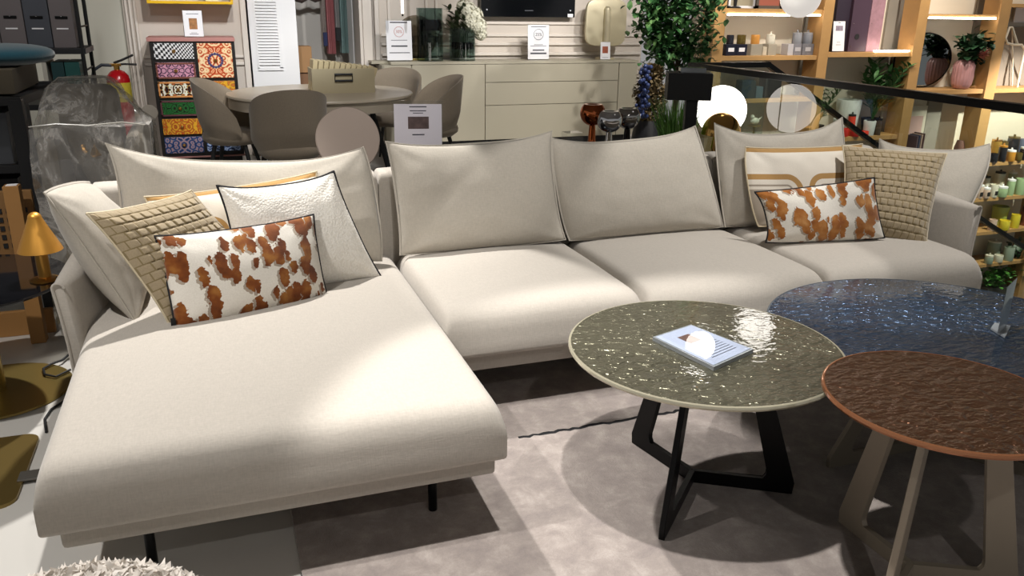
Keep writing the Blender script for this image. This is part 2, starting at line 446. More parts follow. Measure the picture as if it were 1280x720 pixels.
# ------------------------------------------------------------------ rug
def rug_mat():
    t = NT('mauve_viscose_pile'); v = t.coord()
    f = t.noise(v, 11, 8, .72, .25); g = t.noise(t.coord(scale=(1, .25, 1)), 60, 3)
    c = t.ramp(f, [(.28, srgb('#7d7472')), (.5, srgb('#978d87')), (.72, srgb('#b8aea7'))])
    t.base(t.mix(t.math('MULTIPLY', g, .5), c, srgb('#968c86'))); t.p(Roughness=.8, Sheen_Weight=.6, Sheen_Roughness=.3, Specular_IOR_Level=.2)
    t.bump(t.noise(v, 180, 3), .5, .004); return t.m
rg = MB().box(.105, 3.6, .3, 3.3, .0, .012, .004).build('rug', rug_mat(), None, loc=(1.8, 1.8, 0))
tag(rg, 'mauve grey velvety rug lying under the three glass coffee tables', 'rug')
ln = MB(); A, B = at(648, 547, Z=.0125), at(852, 513, Z=.0125); rnd = random.Random(3); K = 34
top_, bot_ = [], []
for i in range(K+1):
    p = A.lerp(B, i/K); w = .006+.004*rnd.random(); off = .006*rnd.uniform(-1, 1)
    top_.append(p+V((0, off+w, .0))); bot_.append(p+V((0, off-w, .0)))
for i in range(K):
    ln.quad(bot_[i], bot_[i+1], top_[i+1], top_[i])
lo = ln.build('line_motif', M('black_yarn', '#111013', .9), rg); lo['label'] = 'thin ragged black line drawn across the pile'
# ------------------------------------------------------------------ sofa
sofa = thing('corner_sofa', 'large pale beige corner sofa with a chaise at its left end', 'sofa', (1.45, 3.0, 0))
sb = MB(); sb.box(-.473, .692, 2.05, 3.62, .17, .262, .012); sb.box(.65, 3.36, 2.77, 3.62, .17, .262, .012); sb.build('base', SOFA, sofa)
cushion(-.50, .70, 1.975, 3.6, .255, .435, .095, .030, 40, .003, rx=.06).build('chaise_cushion', SOFA, sofa, angle=80)
cushion(.71, 1.535, 2.70, 3.58, .255, .435, .105, .032, 34, .003, rx=.05).build('seat_cushion', SOFA, sofa, angle=80)
cushion(1.54, 2.41, 2.70, 3.58, .255, .435, .105, .032, 34, .003, rx=.05).build('seat_cushion', SOFA, sofa, angle=80)
cushion(2.415, 3.285, 2.70, 3.58, .255, .435, .105, .032, 34, .003, rx=.05).build('seat_cushion', SOFA, sofa, angle=80)
for x0, x1 in ((-.50, .648), (.652, 1.50), (1.504, 2.35), (2.354, 3.38)):
    cushion(x0, x1, 3.58, 3.72, .05, .80, .045, .004, 18, .006, rx=.02).build('backrest', SOFA, sofa, angle=80)  # unseen lower part carried near the floor to block light under the sofa
def arm(xo, s):   # s=+1: inner side towards +X (left arm)
    mb = MB(); rings = []
    N = 20
    for i in range(N+1):
        f = i/N; y = 2.90+(3.66-2.90)*f
        th = .035+.075*min(1, f*2.2)**.7; topz = .615+.06*f**.7
        lean = -.03*(1-f)
        x_in = th; pr = []
        r = th*.5
        pts = [(0, .19), (0, .4)] + [(r-r*math.cos(a)+lean*.0, topz-r+r*math.sin(a)) for a in [PI*k/10 for k in range(11)]] + [(th, .4), (th+.01, .19)]
        rings.append([mb.bm.verts.new(V((xo+s*(x+lean*((z-.19)/.42)**2), y+.02*((z-.19)/.42), z))) for x, z in pts])
    for a, b in zip(rings, rings[1:]):
        for k in range(len(a)-1): mb.bm.faces.new([a[k], a[k+1], b[k+1], b[k]])
        mb.bm.faces.new([a[-1], a[0], b[0], b[-1]])
    mb.bm.faces.new(rings[0]); mb.bm.faces.new(rings[-1][::-1])
    o = mb.build('armrest', SOFA, sofa, angle=70)
    pp = [V((xo+s*(.0175-.0175*math.cos(a)*1.0-.03*((z_-.19)/.42)**2), 2.898+.02*((z_-.19)/.42), z_)) for a, z_ in [(0, .22), (0, .4), (0, .5), (0, .58)]+[(PI*k/8, .5975+.0175*math.sin(PI*k/8)) for k in range(9)]]
    MB().tube(pp, .005, 6).build('seam', SOFA, o)
arm(-.53, 1); arm(3.42, -1)
for lx, ly in ((-.28, 2.138), (.523, 2.161), (-.36, 3.5), (3.2, 2.9), (1.6, 3.5), (3.2, 3.5)):
    MB().cyl((lx, ly, .012 if lx > .1 else 0), .014, .17 if lx < .1 else .158, 16, .003).build('leg', BLACK, sofa)
# ------------------------------------------------------------------ loose cushions
def P(*a): return [at(x, y, Y=Y) for x, y, Y in a]
pillow('scatter_cushion', 'wide plain beige cushion at the back of the chaise against the backrest', P((133, 179, 3.50), (453, 184, 3.50), (476, 326, 3.38), (150, 325, 3.40)), .085, .07, PGREY, sag=(.15, -.02, .0, .03), flange=.007, seed=1)
pillow('scatter_cushion', 'plain beige cushion leaning outwards on the left armrest with its edge seam facing front', P((56, 242, 2.94), (112, 229, 3.38), (190, 326, 3.40), (172, 407, 2.955)), .085, .10, PGREY, sag=(-.02, .04, .02, .045), flange=.008, seed=2)
pillow('scatter_cushion', 'plain beige cushion on the seat next to the chaise, in front of the white sign', P((483, 177, 3.57), (689, 164, 3.57), (706, 299, 3.455), (501, 318, 3.455)), .075, .04, PGREY, sag=(.075, .03, -.01, .02), flange=.008, seed=3, wr=.004)
pillow('scatter_cushion', 'plain beige cushion on the middle seat below the chrome globes', P((692, 173, 3.57), (868, 158, 3.57), (903, 283, 3.455), (713, 300, 3.455)), .075, .04, PGREY, sag=(.09, -.01, -.01, -.03), flange=.008, seed=4, wr=.004)
pillow('scatter_cushion', 'plain beige cushion behind the arc-patterned one, in front of the lit globe lamp', P((894, 154, 3.54), (1052, 147, 3.54), (1062, 275, 3.45), (907, 283, 3.45)), .075, .045, PGREY, sag=(.14, .0, .0, -.01), flange=.007, seed=5)
pillow('scatter_cushion', 'plain beige cushion leaning on the right armrest behind the woven one', P((1100, 174, 3.55), (1236, 180, 3.18), (1178, 300, 3.04), (1085, 290, 3.42)), .085, .06, PGREY, sag=(.10, -.10, .02, .02), flange=.007, seed=6)
def weave(u, v):
    ny = 14; nx = 12
    y = v*ny; r = int(y); x = u*nx+(.5 if r % 2 else 0); fx, fy = x-math.floor(x), y-r
    e = min(1, fx/.10, (1-fx)/.10)*min(1, fy/.16, (1-fy)/.16)
    return .009*max(0, e)*(.35+.65*(fx if r % 2 else 1-fx))
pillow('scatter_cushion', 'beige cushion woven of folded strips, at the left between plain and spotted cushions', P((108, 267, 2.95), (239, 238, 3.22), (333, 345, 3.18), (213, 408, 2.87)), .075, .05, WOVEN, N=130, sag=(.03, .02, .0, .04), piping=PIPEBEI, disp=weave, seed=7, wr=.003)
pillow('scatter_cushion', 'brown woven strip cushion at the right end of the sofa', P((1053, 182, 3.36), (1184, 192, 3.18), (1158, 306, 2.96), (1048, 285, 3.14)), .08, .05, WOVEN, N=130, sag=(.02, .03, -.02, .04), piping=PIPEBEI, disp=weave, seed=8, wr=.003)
pillow('scatter_cushion', 'oblong arc-patterned cream cushion half hidden behind the woven and white boucle cushions', P((180, 246, 3.36), (396, 214, 3.42), (415, 320, 3.30), (200, 345, 3.24)), .05, .04, ARCS, sag=(.05, .03, .02, .03), piping=PIPEBEI, seed=9)
pillow('scatter_cushion', 'oblong arc-patterned cream cushion at the right between plain and spotted cushions', P((932, 184, 3.44), (1078, 180, 3.42), (1085, 280, 3.32), (948, 283, 3.34)), .05, .04, ARCS, sag=(.03, .03, .0, -.03), piping=PIPEBEI, seed=10)
bou, _, _ = pillow('scatter_cushion', 'white boucle cushion with black piped edge on the chaise', P((271, 232, 3.22), (417, 214, 3.27), (477, 347, 3.215), (300, 388, 3.08)), .08, .045, BOUCLE, N=70, sag=(.06, .035, .03, .05), piping=PIPEBLK, pipr=.005, disp=lambda u, v: .0012*noise.noise(V((u*60, v*60, 1))), seed=11, wr=.004)
c1, pos1, n1 = pillow('scatter_cushion', 'large brown-and-cream spotted oblong cushion at the front of the chaise', P((193, 295, 2.96), (392, 268, 3.14), (410, 373, 3.02), (219, 418, 2.83)), .075, .045, COW, sag=(.04, .015, -.02, .015), piping=PIPEBLK, seed=12, wr=.004)
lb = MB(); p0 = pos1(.0, .08); lb.box(-.004, .012, -.003, .003, -.022, .022); lb_o = lb.build('label_tab', M('black_ribbon', '#0d0d0e', .7), c1, loc=p0-origin(c1)+V((-.006, -.004, .008)), local=True)
pillow('scatter_cushion', 'rust-spotted oblong cushion lying in front of the woven one at the right end', P((943, 240, 3.22), (1093, 222, 3.04), (1106, 297, 2.99), (957, 303, 3.15)), .065, .04, COW2, sag=(.03, .02, -.03, .05), piping=PIPEBLK, seed=13, wr=.004)
# ------------------------------------------------------------------ coffee tables
def ripple(name, col, metal, rough, scale, strength):
    t = NT(name); v = t.coord(scale=(1, 1.5, 1), rot=(0, 0, -YAW)); n1 = t.noise(v, scale, 2, .45, .4); n2 = t.noise(v, scale*2.6, 1)
    c = srgb(col); t.base(t.mix(t.noise(v, scale*.8, 3), tuple(x*.85 for x in c), tuple(x*1.12 for x in c)))
    t.p(Roughness=rough, Metallic=metal, Coat_Weight=1., Coat_Roughness=.015, Specular_IOR_Level=.3)
    h = t.math('ADD', n1, t.math('MULTIPLY', n2, .25))
    t.bump(h, strength, .03)
    bp = t.new('ShaderNodeBump'); bp.inputs['Strength'].default_value = .024; bp.inputs['Distance'].default_value = .03
    t.l.new(h, bp.inputs['Height']); t.l.new(bp.outputs[0], t.b.inputs['Coat Normal']); return t.m
def coffee_table(label, c, R, h, top_m, rim_m, leg_m, angs, rf, zf=.012):
    t = thing('coffee_table', label, 'coffee table', (c[0], c[1], zf), 'round glass coffee tables')
    mb = MB(); pr = [(0, h-.012), (R-.012, h-.012), (R-.006, h-.010), (R-.004, h-.004), (R-.008, h), (0, h)]
    mb.lathe(pr, (c[0], c[1], 0), 96); mb.build('tabletop', top_m, t, angle=30)
    mb = MB(); mb.lathe([(R-.010, h-.014), (R-.003, h-.013), (R, h-.007), (R-.002, h-.001), (R-.007, h+.001), (R-.009, h+.0005), (R-.009, h-.014), (R-.010, h-.014)], (c[0], c[1], 0), 96); mb.build('rim', rim_m, t)
    mb = MB(); mb.cyl((c[0], c[1], h-.024), R*.42, .0115, 40); mb.build('mounting_plate', leg_m, t)
    for a, r in zip(angs, rf):
        a = math.radians(a); d = V((math.cos(a), math.sin(a), 0)); nn = V((-d.y, d.x, 0)); C0 = V((c[0], c[1], 0)); rt = .43*r; z1 = h-.024; zb = zf
        poly = [(0, zb), (r, zb), (r+.004, zb+.04), (rt+.045, z1), (rt-.012, z1), (r-.085, zb+.075), (r-.086, zb+.060), (r-.095, zb+.045), (0, zb+.045)]
        mb = MB(); mb.prism([C0+d*q+V((0, 0, z))-nn*.009 for q, z in poly], nn*.018)
        bmesh.ops.bevel(mb.bm, geom=mb.bm.edges[:], offset=.002, segments=1, affect='EDGES')
        mb.build('leg', leg_m, t, angle=20)
    return t
RIMC = M('clear_glass_edge', '#b9b39c', .08, .4, Coat_Weight=.5)
coffee_table('silver-taupe rippled glass coffee table on black legs, holding a clear sign block', (1.377, 2.05), .4256, .50, ripple('silver_ripple_glass', '#706d5b', .6, .24, 24, .8), RIMC, BLACK, (-31, -135, 102), (.32, .36, .30))
coffee_table('dark blue rippled glass coffee table, largest and behind the copper one', (2.32, 1.985), .612, .45, ripple('blue_ripple_glass', '#34475f', .6, .24, 24, .8), M('blue_glass_edge', '#4f5c68', .08, .4), TAUPE_DARK, (181, 61, -59), (.45, .45, .45))
coffee_table('copper brown rippled glass coffee table, smallest and nearest, on taupe legs', (1.70, 1.436), .300, .565, ripple('copper_ripple_glass', '#593a26', .6, .24, 24, .75), M('copper_glass_edge', '#a8714f', .08, .6), TAUPE, (91, -29, 211), (.27, .27, .27))
# clear block with a card on the silver table
tp = [at(816.3, 415.8, Z=.528), at(893, 453, Z=.528), at(942.5, 431, Z=.528), at(864, 400.5, Z=.528)]
cb = sum(tp, V())/4
blk = thing('sign_block', 'clear acrylic block holding a white card, lying on the silver table', 'sign block', (cb.x, cb.y, .501))
mb = MB(); mb.prism([V((p.x, p.y, .515)) for p in tp], (0, 0, .013)); bmesh.ops.bevel(mb.bm, geom=mb.bm.edges[:], offset=.002, segments=2, affect='EDGES'); mb.build('acrylic_top', CLEAR, blk)
mb = MB(); mb.prism([V((p.x, p.y, .501)) for p in tp], (0, 0, .0128)); mb.build('acrylic_base', M('frosted_acrylic', '#cfd4d8', .15, 0, Transmission_Weight=.6), blk)
q = [cb+(p-cb)*.94 for p in tp]
mb = MB(); mb.quad(*[V((p.x, p.y, .5148)) for p in q]); mb.build('card', M('blue_white_card', '#aab1c6', .6), blk)
def onq(u, v, z=.5150): return V((*(q[0].lerp(q[1], u)).lerp(q[3].lerp(q[2], u), v).xy, z))
mb = MB(); mb.quad(onq(.18, .32), onq(.42, .32), onq(.42, .62), onq(.18, .62)); mb.build('photo', M('sofa_photo_print', '#8a6a60', .7, 0, .5, 60), blk)
mb = MB()
for k in range(7): mb.quad(onq(.52+.055*k, .2), onq(.535+.055*k, .2), onq(.535+.055*k, .85), onq(.52+.055*k, .85))
for k in range(2): mb.quad(onq(.2+.05*k, .7), onq(.215+.05*k, .7), onq(.215+.05*k, .95), onq(.2+.05*k, .95))
mb.build('printed_text', INK, blk)
# clear upright sign on the blue table
st = thing('sign_holder', 'clear empty acrylic sign holder seen edge-on on the blue table', 'sign holder', tuple(at(1250, 414, Z=.452)))
bq = [at(1238, 412, Z=.452), at(1256, 423, Z=.452), at(1263, 409, Z=.452), at(1243, 405, Z=.452)]
FROST = M('pale_acrylic', '#b9bfc4', .1, 0, Transmission_Weight=.55)
MB().prism(bq, (0, 0, .006)).build('base', FROST, st)
b0 = at(1246, 419, Z=.458); b1 = at(1258, 407, Z=.458); dx = V((.004, .002, 0))
hz = (at(1258, 359, Y=b0.y).z-.458)
MB().prism([b0, b1, b1+V((0, .0, hz*1.02)), b0+V((0, 0, hz))], dx).build('panel', FROST, st)
# ================================================================== left side
# round side table with the brass lamp
ST = thing('side_table', 'round black glass side table on a brass column, left of the sofa arm', 'side table', (-.93, 3.52, 0))
MB().lathe([(0, 0), (.27, 0), (.275, .004), (.27, .010), (.04, .014), (0, .014)], (-.93, 3.52, 0), 64).build('base', BRASS_DARK, ST)
MB().cyl((-.93, 3.52, .012), .035, .476, 28).build('column', BRASS_DARK, ST)
MB().lathe([(0, .488), (.37, .488), (.374, .494), (.37, .5), (0, .5)], (-.96, 3.42, 0), 72).build('tabletop', M('black_glass', '#0a0a0d', .06, 0, Coat_Weight=.5), ST)
lp = at(57, 350, Z=.5); LAMP = thing('table_lamp', 'brass mushroom-shaped table lamp on the black side table', 'lamp', (lp.x, lp.y, .5))
kz = (lp-CC).length/FPX
MB().lathe([(0, 0), (.052, 0), (.054, .004), (.045, .009), (.022, .014), (0, .014)], (lp.x, lp.y, .5), 40).build('base', BRASS, LAMP)
MB().cyl((lp.x, lp.y, .51), .0225, .13, 28).build('stem', BRASS, LAMP)
sp = []
for k in range(11):
    a = PI/2*k/10; sp.append((.024*math.sin(a), .762-.022*(1-math.cos(a))))
sp += [(.040, .702), (.057, .664), (.072, .63), (.077, .617), (.075, .616), (.069, .632), (.02, .74), (0, .745)]
MB().lathe(sp, (lp.x, lp.y, 0), 48).build('lamp_shade', M('satin_brass', '#d39a45', .42, .8), LAMP)
MB().tube([(lp.x+.04, lp.y-.02, .515), (lp.x+.07, lp.y-.03, .507), (lp.x+.1, lp.y+.0, .505), (lp.x+.13, lp.y+.08, .48), (lp.x+.15, lp.y+.2, .2), (lp.x+.16, lp.y+.25, .01)], .003, 6).build('power_cord', MATT_BLACK, LAMP)
cbp = [at(x, y, Z=.02) for x, y in ((22, 474), (40, 467), (57, 462), (54, 456), (66, 450), (80, 446), (86, 444))]
cbp = [at(88, 462, Z=.02), at(70, 471, Z=.02), at(56, 468, Z=.021), at(54, 461, Z=.021), at(64, 455, Z=.021), at(78, 450, Z=.02), at(90, 440, Z=.02)]
tag(MB().tube(cbp, .005, 8).build('power_cable', MATT_BLACK, None, loc=(cbp[0].x, cbp[0].y, .01)), 'black cable looped over the brass table base beside the chaise', 'cable')
cb2 = [at(82, 500, Z=.006), at(64, 512, Z=.006), at(56, 524, Z=.006), at(58, 540, Z=.006)]
tag(MB().tube(cb2, .005, 8).build('power_cable', MATT_BLACK, None, loc=(cb2[0].x, cb2[0].y, 0)), 'short black cable end curling from under the chaise, before the brass base', 'cable')
# brass floor plate of a second low table
pl = MB(); q_ = []
for cx_, cy_, a0 in ((-.755, 3.03, 0), (-1.05, 3.03, 90), (-1.05, 2.65, 180), (-.755, 2.65, 270)):
    q_ += [(cx_+.05*math.cos(math.radians(a0+k*15)), cy_+.05*math.sin(math.radians(a0+k*15)), 0) for k in range(7)]
pl.prism(q_, (0, 0, .012))
PT = thing('side_table', 'side table with a rounded brass foot plate near the chaise front corner', 'side table', (-.9, 2.84, 0))
pl.build('foot_plate', M('tinted_brass', '#8f7a48', .3, .75), PT)
MB().cyl((-1.03, 2.84, .012), .022, .46, 20).build('column', BRASS_DARK, PT); MB().cyl((-1.14, 2.84, .472), .23, .014, 48, .004).build('tabletop', DARKBOARD, PT)
MB().box(-.72, -.60, 2.73, 2.79, .012, .020, .003).build('cross_bar', M('grey_steel', '#77746e', .4, .6), PT)
# sheepskin on a stool in the near left corner
shp = thing('sheepskin_stool', 'round stool covered by a fluffy cream sheepskin, at the bottom edge', 'stool', (-.36, 1.36, 0))
FUR = M('cream_sheepskin', '#ddd5cb', .9, 0, .08, 30, Sheen_Weight=.5)
mb = MB(); rnd = random.Random(5); cen = V((-.36, 1.36, .368))
mb.ball(cen, .29, .27, .08, 40, 20)
def fur_pt(a, ph):
    return cen+V((.29*math.cos(a)*math.sin(ph), .27*math.sin(a)*math.sin(ph), .08*math.cos(ph)))
for k in range(7500):
    a = rnd.uniform(0, 2*PI); ph = math.acos(rnd.uniform(-.45, 1)); p = fur_pt(a, ph)
    nrm = V((math.cos(a)*math.sin(ph)/.29, math.sin(a)*math.sin(ph)/.27, math.cos(ph)/.08)).normalized()
    d = (nrm+V((rnd.gauss(0, .45), rnd.gauss(0, .45), rnd.gauss(0, .3)))).normalized(); L = rnd.uniform(.014, .026); s = d.cross(V((0, 0, 1)))
    if s.length < .1: s = V((1, 0, 0))
    s = s.normalized()*rnd.uniform(.005, .009); t2 = d.cross(s).normalized()*.004
    q = p+d*L*.55; e = p+d*L+V((rnd.gauss(0, .008), rnd.gauss(0, .008), -.004))
    va = [mb.bm.verts.new(x) for x in (p-s, p+s, q+s*1.1+t2, q-s*1.1+t2, e)]
    mb.bm.faces.new([va[0], va[1], va[2], va[3]]); mb.bm.faces.new([va[3], va[2], va[4]])
fu = mb.build('sheepskin', FUR, shp, recalc=False, angle=180)
mb = MB(); mb.cyl((-.36, 1.36, .24), .24, .07, 40, .02); mb.build('seat', OAK, shp)
for k in range(4):
    a = PI/4+k*PI/2; MB().tube([(-.36+.16*math.cos(a), 1.36+.16*math.sin(a), .25), (-.36+.21*math.cos(a), 1.36+.21*math.sin(a), 0)], .016, 10).build('leg', OAK, shp)
# armchair under a clear plastic cover
WC = thing('wrapped_armchair', 'dark grey armchair wrapped in crinkled clear plastic, behind the left of the sofa', 'armchair', (-.51, 4.19, 0))
CHG = fabric('charcoal_chair_fabric', '#6b655c', 200, .1, .3, .05)
cushion(-.68, -.37, 3.99, 4.4, .46, .62, .05, .02, 10).build('seat', CHG, WC)
cushion(-.67, -.42, 4.28, 4.42, .54, 1.13, .06, .0, 12).build('backrest', CHG, WC)
cushion(-.725, -.65, 3.97, 4.41, .2, .95, .04, .0, 10).build('armrest', CHG, WC); cushion(-.38, -.305, 3.97, 4.41, .2, .95, .04, .0, 10).build('armrest', CHG, WC)
for lx in (-.68, -.36):
    for ly in (4.02, 4.38): MB().cyl((lx, ly, 0), .015, .47, 12).build('leg', MATT_BLACK, WC)
def plastic():
    t = NT('crinkled_plastic'); n = t.n; n.remove(t.b)
    tr = n.new('ShaderNodeBsdfTransparent'); tr.inputs[0].default_value = (.86, .85, .82, 1)
    df = n.new('ShaderNodeBsdfDiffuse'); df.inputs[0].default_value = (.46, .44, .41, 1)
    gl = n.new('ShaderNodeBsdfGlossy'); gl.inputs['Roughness'].default_value = .12
    bp = n.new('ShaderNodeBump'); bp.inputs['Strength'].default_value = .9; bp.inputs['Distance'].default_value = .03
    v = t.coord(); h = t.noise(t.coord(scale=(1, 1, .5)), 9, 4, .6, 1.2); t.l.new(h, bp.inputs['Height']); t.l.new(bp.outputs[0], gl.inputs[1])
    m1 = n.new('ShaderNodeMixShader'); cr_ = t.ramp(t.noise(t.coord(scale=(1, 1, .6)), 7, 6, .65, 2.2), [(.36, (.10, .10, .10)), (.52, (.22, .22, .22)), (.60, (.55, .55, .55)), (.66, (.2, .2, .2))]); t.l.new(cr_, m1.inputs[0]); t.l.new(tr.outputs[0], m1.inputs[1]); t.l.new(df.outputs[0], m1.inputs[2])
    m2 = n.new('ShaderNodeMixShader'); m2.inputs[0].default_value = .10; t.l.new(m1.outputs[0], m2.inputs[1]); t.l.new(gl.outputs[0], m2.inputs[2]); t.l.new(m2.outputs[0], t.out.inputs[0])
    return t.m
mb = MB(); b = bmesh.new(); bmesh.ops.create_cube(b, size=1); bmesh.ops.subdivide_edges(b, edges=b.edges[:], cuts=22, use_grid_fill=True)
bmesh.ops.delete(b, geom=[f for f in b.faces if f.calc_center_median().z < -.49], context='FACES')
for v in b.verts:
    x, y, z = v.co; zz = z+.5          # 0..1
    px = -.511+x*.47; py = 4.19+y*.53; pz = .06+zz*.93
    if z > .4999:
        # roof: low over the seat front, up over the backrest
        f = max(0, min(1, (y+.30)/.42)); sx = 1-.30*f*f; px = -.511-.035*f*f+x*.47*sx
        pz = .99+.165*f*f*(3-2*f)*max(0., 1-abs(2*x)**6*.6)
    elif y > .4999: pz = .06+zz*(.93+.165*max(0., 1-abs(2*x)**6*.6)); px = -.511-.035*zz*zz+x*.47*(1-.30*zz*zz)
    q = V((px, py, pz)); w = noise.noise(q*6)*.018+noise.noise(q*15)*.008+abs(noise.noise(q*9+V((4, 1, 2))))*.014
    nn = V((x, y, z*.6)).normalized(); v.co = q+nn*w
mb.merge(b); pv = mb.build('plastic_cover', plastic(), WC, angle=25)
cr = MB()
cr.tube([(-.735, 3.94, .995), (-.63, 3.93, 1.005), (-.51, 3.93, .995), (-.38, 3.93, 1.005), (-.29, 3.94, .99)], .0035, 6)
cr.tube([(-.72, 4.12, 1.02), (-.69, 4.25, 1.13), (-.65, 4.3, 1.165), (-.46, 4.3, 1.165), (-.40, 4.25, 1.12), (-.31, 4.1, 1.01)], .0035, 6)
cr.build('cover_seam', M('plastic_fold', '#a8a59c', .25, 0, Transmission_Weight=.3), WC)
p = at(187, 141, Y=4.9); k = depth(p)/FPX; PD_ = thing('paddle_disc', 'small pale oval disc on a stand, at the right of the wrapped armchair', 'disc', (p.x, 4.9, 0)); MB().lathe([(0, -.006), (9.5*k, -.006), (10*k, 0), (9.5*k, .006), (0, .006)], p, 40, Matrix.Rotation(1.35, 3, 'X')).build('disc', M('pale_grey_lacquer', '#b0a89c', .6), PD_)
MB().cyl((p.x, 4.915, .012), .008, p.z-.03, 12).build('stem', BLACK, PD_); MB().cyl((p.x, 4.9, 0), .07, .012, 32, .003).build('base', BLACK, PD_)
# black rack in front with boxes and teal cushion
RK = thing('storage_rack', 'black open metal rack at the far left carrying a brown box', 'rack', (-1.15, 4.75, 0))
for x, y in ((-.885, 4.55), (-.80, 5.4), (-1.5, 4.55), (-1.5, 5.4)): MB().box(x-.03, x+.03, y-.03, y+.03, 0, 1.05, .004).build('post', MATT_BLACK, RK)
for z in (.28, .70, 1.02):
    mb = MB(); mb.box(-1.5, -.86, 4.53, 4.58, z, z+.04, .003); mb.box(-1.5, -.80, 5.38, 5.42, z, z+.04, .003); mb.prism([(-.91, 4.55, z), (-.86, 4.55, z), (-.77, 5.4, z), (-.82, 5.4, z)], (0, 0, .04)); mb.build('rail', MATT_BLACK, RK)
    MB().prism([(-1.48, 4.58, z+.005), (-.90, 4.58, z+.005), (-.82, 5.38, z+.005), (-1.48, 5.38, z+.005)], (0, 0, .02)).build('shelf', DARKBOARD, RK)
def bx(name, label, cat, x0, x1, y0, y1, z0, z1, mat, bev=.004, group=None):
    o = MB().box(x0, x1, y0, y1, z0, z1, bev).build(name, mat, None, loc=((x0+x1)/2, (y0+y1)/2, z0)); return tag(o, label, cat, group)
def grip(o, x, y, z, w, mat=BLACK):
    mb = MB(); mb.box(x-w/2, x+w/2, y-.008, y, z-.008, z+.008, .003); h = mb.build('handle', mat, o)
    MB().ball((x, y-.010, z+.006), .005).build('rivet', CHROME, h)
o = bx('storage_box', 'brown cardboard box on the black rack under the teal pouf', 'box', -1.42, -.90, 4.66, 5.3, 1.061, 1.178, M('brown_card', '#4a4233', .8))
bx('storage_box', 'black storage box with a clip on the middle rack shelf', 'box', -1.38, -.95, 4.62, 5.2, .306, .66, M('black_card', '#141416', .6)); grip(bpy.data.objects['storage_box.001'], -1.05, 4.62, .56, .09)
bx('storage_box', 'grey storage box on the upper shelf of the black rack', 'box', -1.40, -.95, 4.62, 5.2, .726, .98, M('slate_card', '#4a4c50', .7))
mb = MB(); c_ = V((at(4, 72, Y=4.95).x, 4.95, 1.232)); b = bmesh.new(); bmesh.ops.create_uvsphere(b, u_segments=40, v_segments=24, radius=1)
for v in b.verts:
    a, z = V((v.co.x, v.co.y, 0)), v.co.z; v.co = c_+V((v.co.x*.235, v.co.y*.235, math.copysign(abs(z)**.75, z)*.054))
mb.merge(b); tag(mb.build('floor_pouf', fabric('teal_velvet', '#1f4a58', 200, .08, .3, .1, .6), None, loc=(c_.x, c_.y, 1.178)), 'round teal velvet pouf lying on the brown box', 'pouf')
# tall shelf behind with upright archive boxes
SH = thing('shelf_unit', 'dark metal shelf unit by the left wall with upright grey boxes', 'shelf', (-1.1, 6.1, 0))
for x in (-1.75, -.735):
    for y in (5.9, 6.3): MB().tube([(x, y, 0), (x, y, 2.2)], .012, 8).build('post', MATT_BLACK, SH)
    mb = MB()
    for k in range(8): mb.tube([(x, 5.9, .3+.26*k), (x, 6.3, .3+.26*k)], .006, 6)
    mb.build('ladder_side', MATT_BLACK, SH)
for z in (.55, .88, 1.215, 1.9): MB().box(-1.77, -.715, 5.89, 6.31, z-.035, z, .003).build('shelf_board', DARKBOARD, SH)
GA, GB = M('mauve_grey_card', '#6a6364', .75, 0, .05), M('slate_blue_card', '#454850', .7)
bxs = [(-1.33, -1.175, GA), (-1.17, -1.035, GA), (-1.03, -.895, GB), (-.89, -.765, GA)]
nm = ['second grey upright box from the left on the dark shelf', 'grey upright box left of the slate blue one', 'slate blue upright box between two grey ones', 'grey upright box at the right end of the dark shelf']
for (x0, x1, mt), nn in zip(bxs, nm):
    o = bx('archive_box', nn, 'box', x0, x1, 5.93, 6.26, 1.216, 1.75, mt, .003, 'archive boxes on the dark shelf')
    grip(o, (x0+x1)/2, 5.93, 1.395, .07)
    mb = MB(); mb.box((x0+x1)/2-.035, (x0+x1)/2+.03, 5.9285, 5.93, 1.325, 1.333); mb.build('title_print', PAPER, o)
TEAL = M('teal_card', '#123a3c', .6)
for x0, x1, mt, ll in ((-.98, -.955, M('white_spine', '#b9b5aa', .7), 'thin white-spined book left of the teal boxes'), (-.93, -.86, TEAL, 'left teal box file under the upright boxes'), (-.855, -.77, M('green_teal_card', '#17504c', .6), 'right teal box file next to the wire side')):
    bx('box_file', ll, 'box file', x0, x1, 5.95, 6.25, .881, 1.13, mt, .003, 'files on the lower dark shelf')
# perforated tan crate beside the lamp
CRT = thing('perforated_crate', 'tan wooden crate with punched square holes behind the brass lamp', 'crate', (-1.05, 4.2, 0))
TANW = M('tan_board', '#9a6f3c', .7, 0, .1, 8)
x0, x1 = at(3, 240, Y=4.03).x, at(24, 240, Y=4.03).x; zt_ = at(14, 233, Y=4.03).z
MB().box(x0, x1, 4.03, 4.09, 0, zt_, .004).build('post', TANW, CRT)
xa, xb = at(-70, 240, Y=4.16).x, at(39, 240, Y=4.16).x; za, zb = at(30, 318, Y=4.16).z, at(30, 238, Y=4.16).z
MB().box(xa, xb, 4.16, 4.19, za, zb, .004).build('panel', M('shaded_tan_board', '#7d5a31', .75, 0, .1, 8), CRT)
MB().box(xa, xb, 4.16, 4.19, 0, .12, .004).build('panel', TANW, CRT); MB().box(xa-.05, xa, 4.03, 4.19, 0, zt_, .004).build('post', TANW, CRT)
hl = MB()
for i in range(11):
    for j in range(5):
        x = xb-.045-.034*i; z = za+.035+.04*j
        hl.box(x, x+.018, 4.155, 4.162, z, z+.022)
hl.build('hole_pattern', MATT_BLACK, CRT); MB().box(x0+.012, x1-.008, 4.04, 4.08, zt_, zt_+.002).build('paper_label', PAPER, CRT)
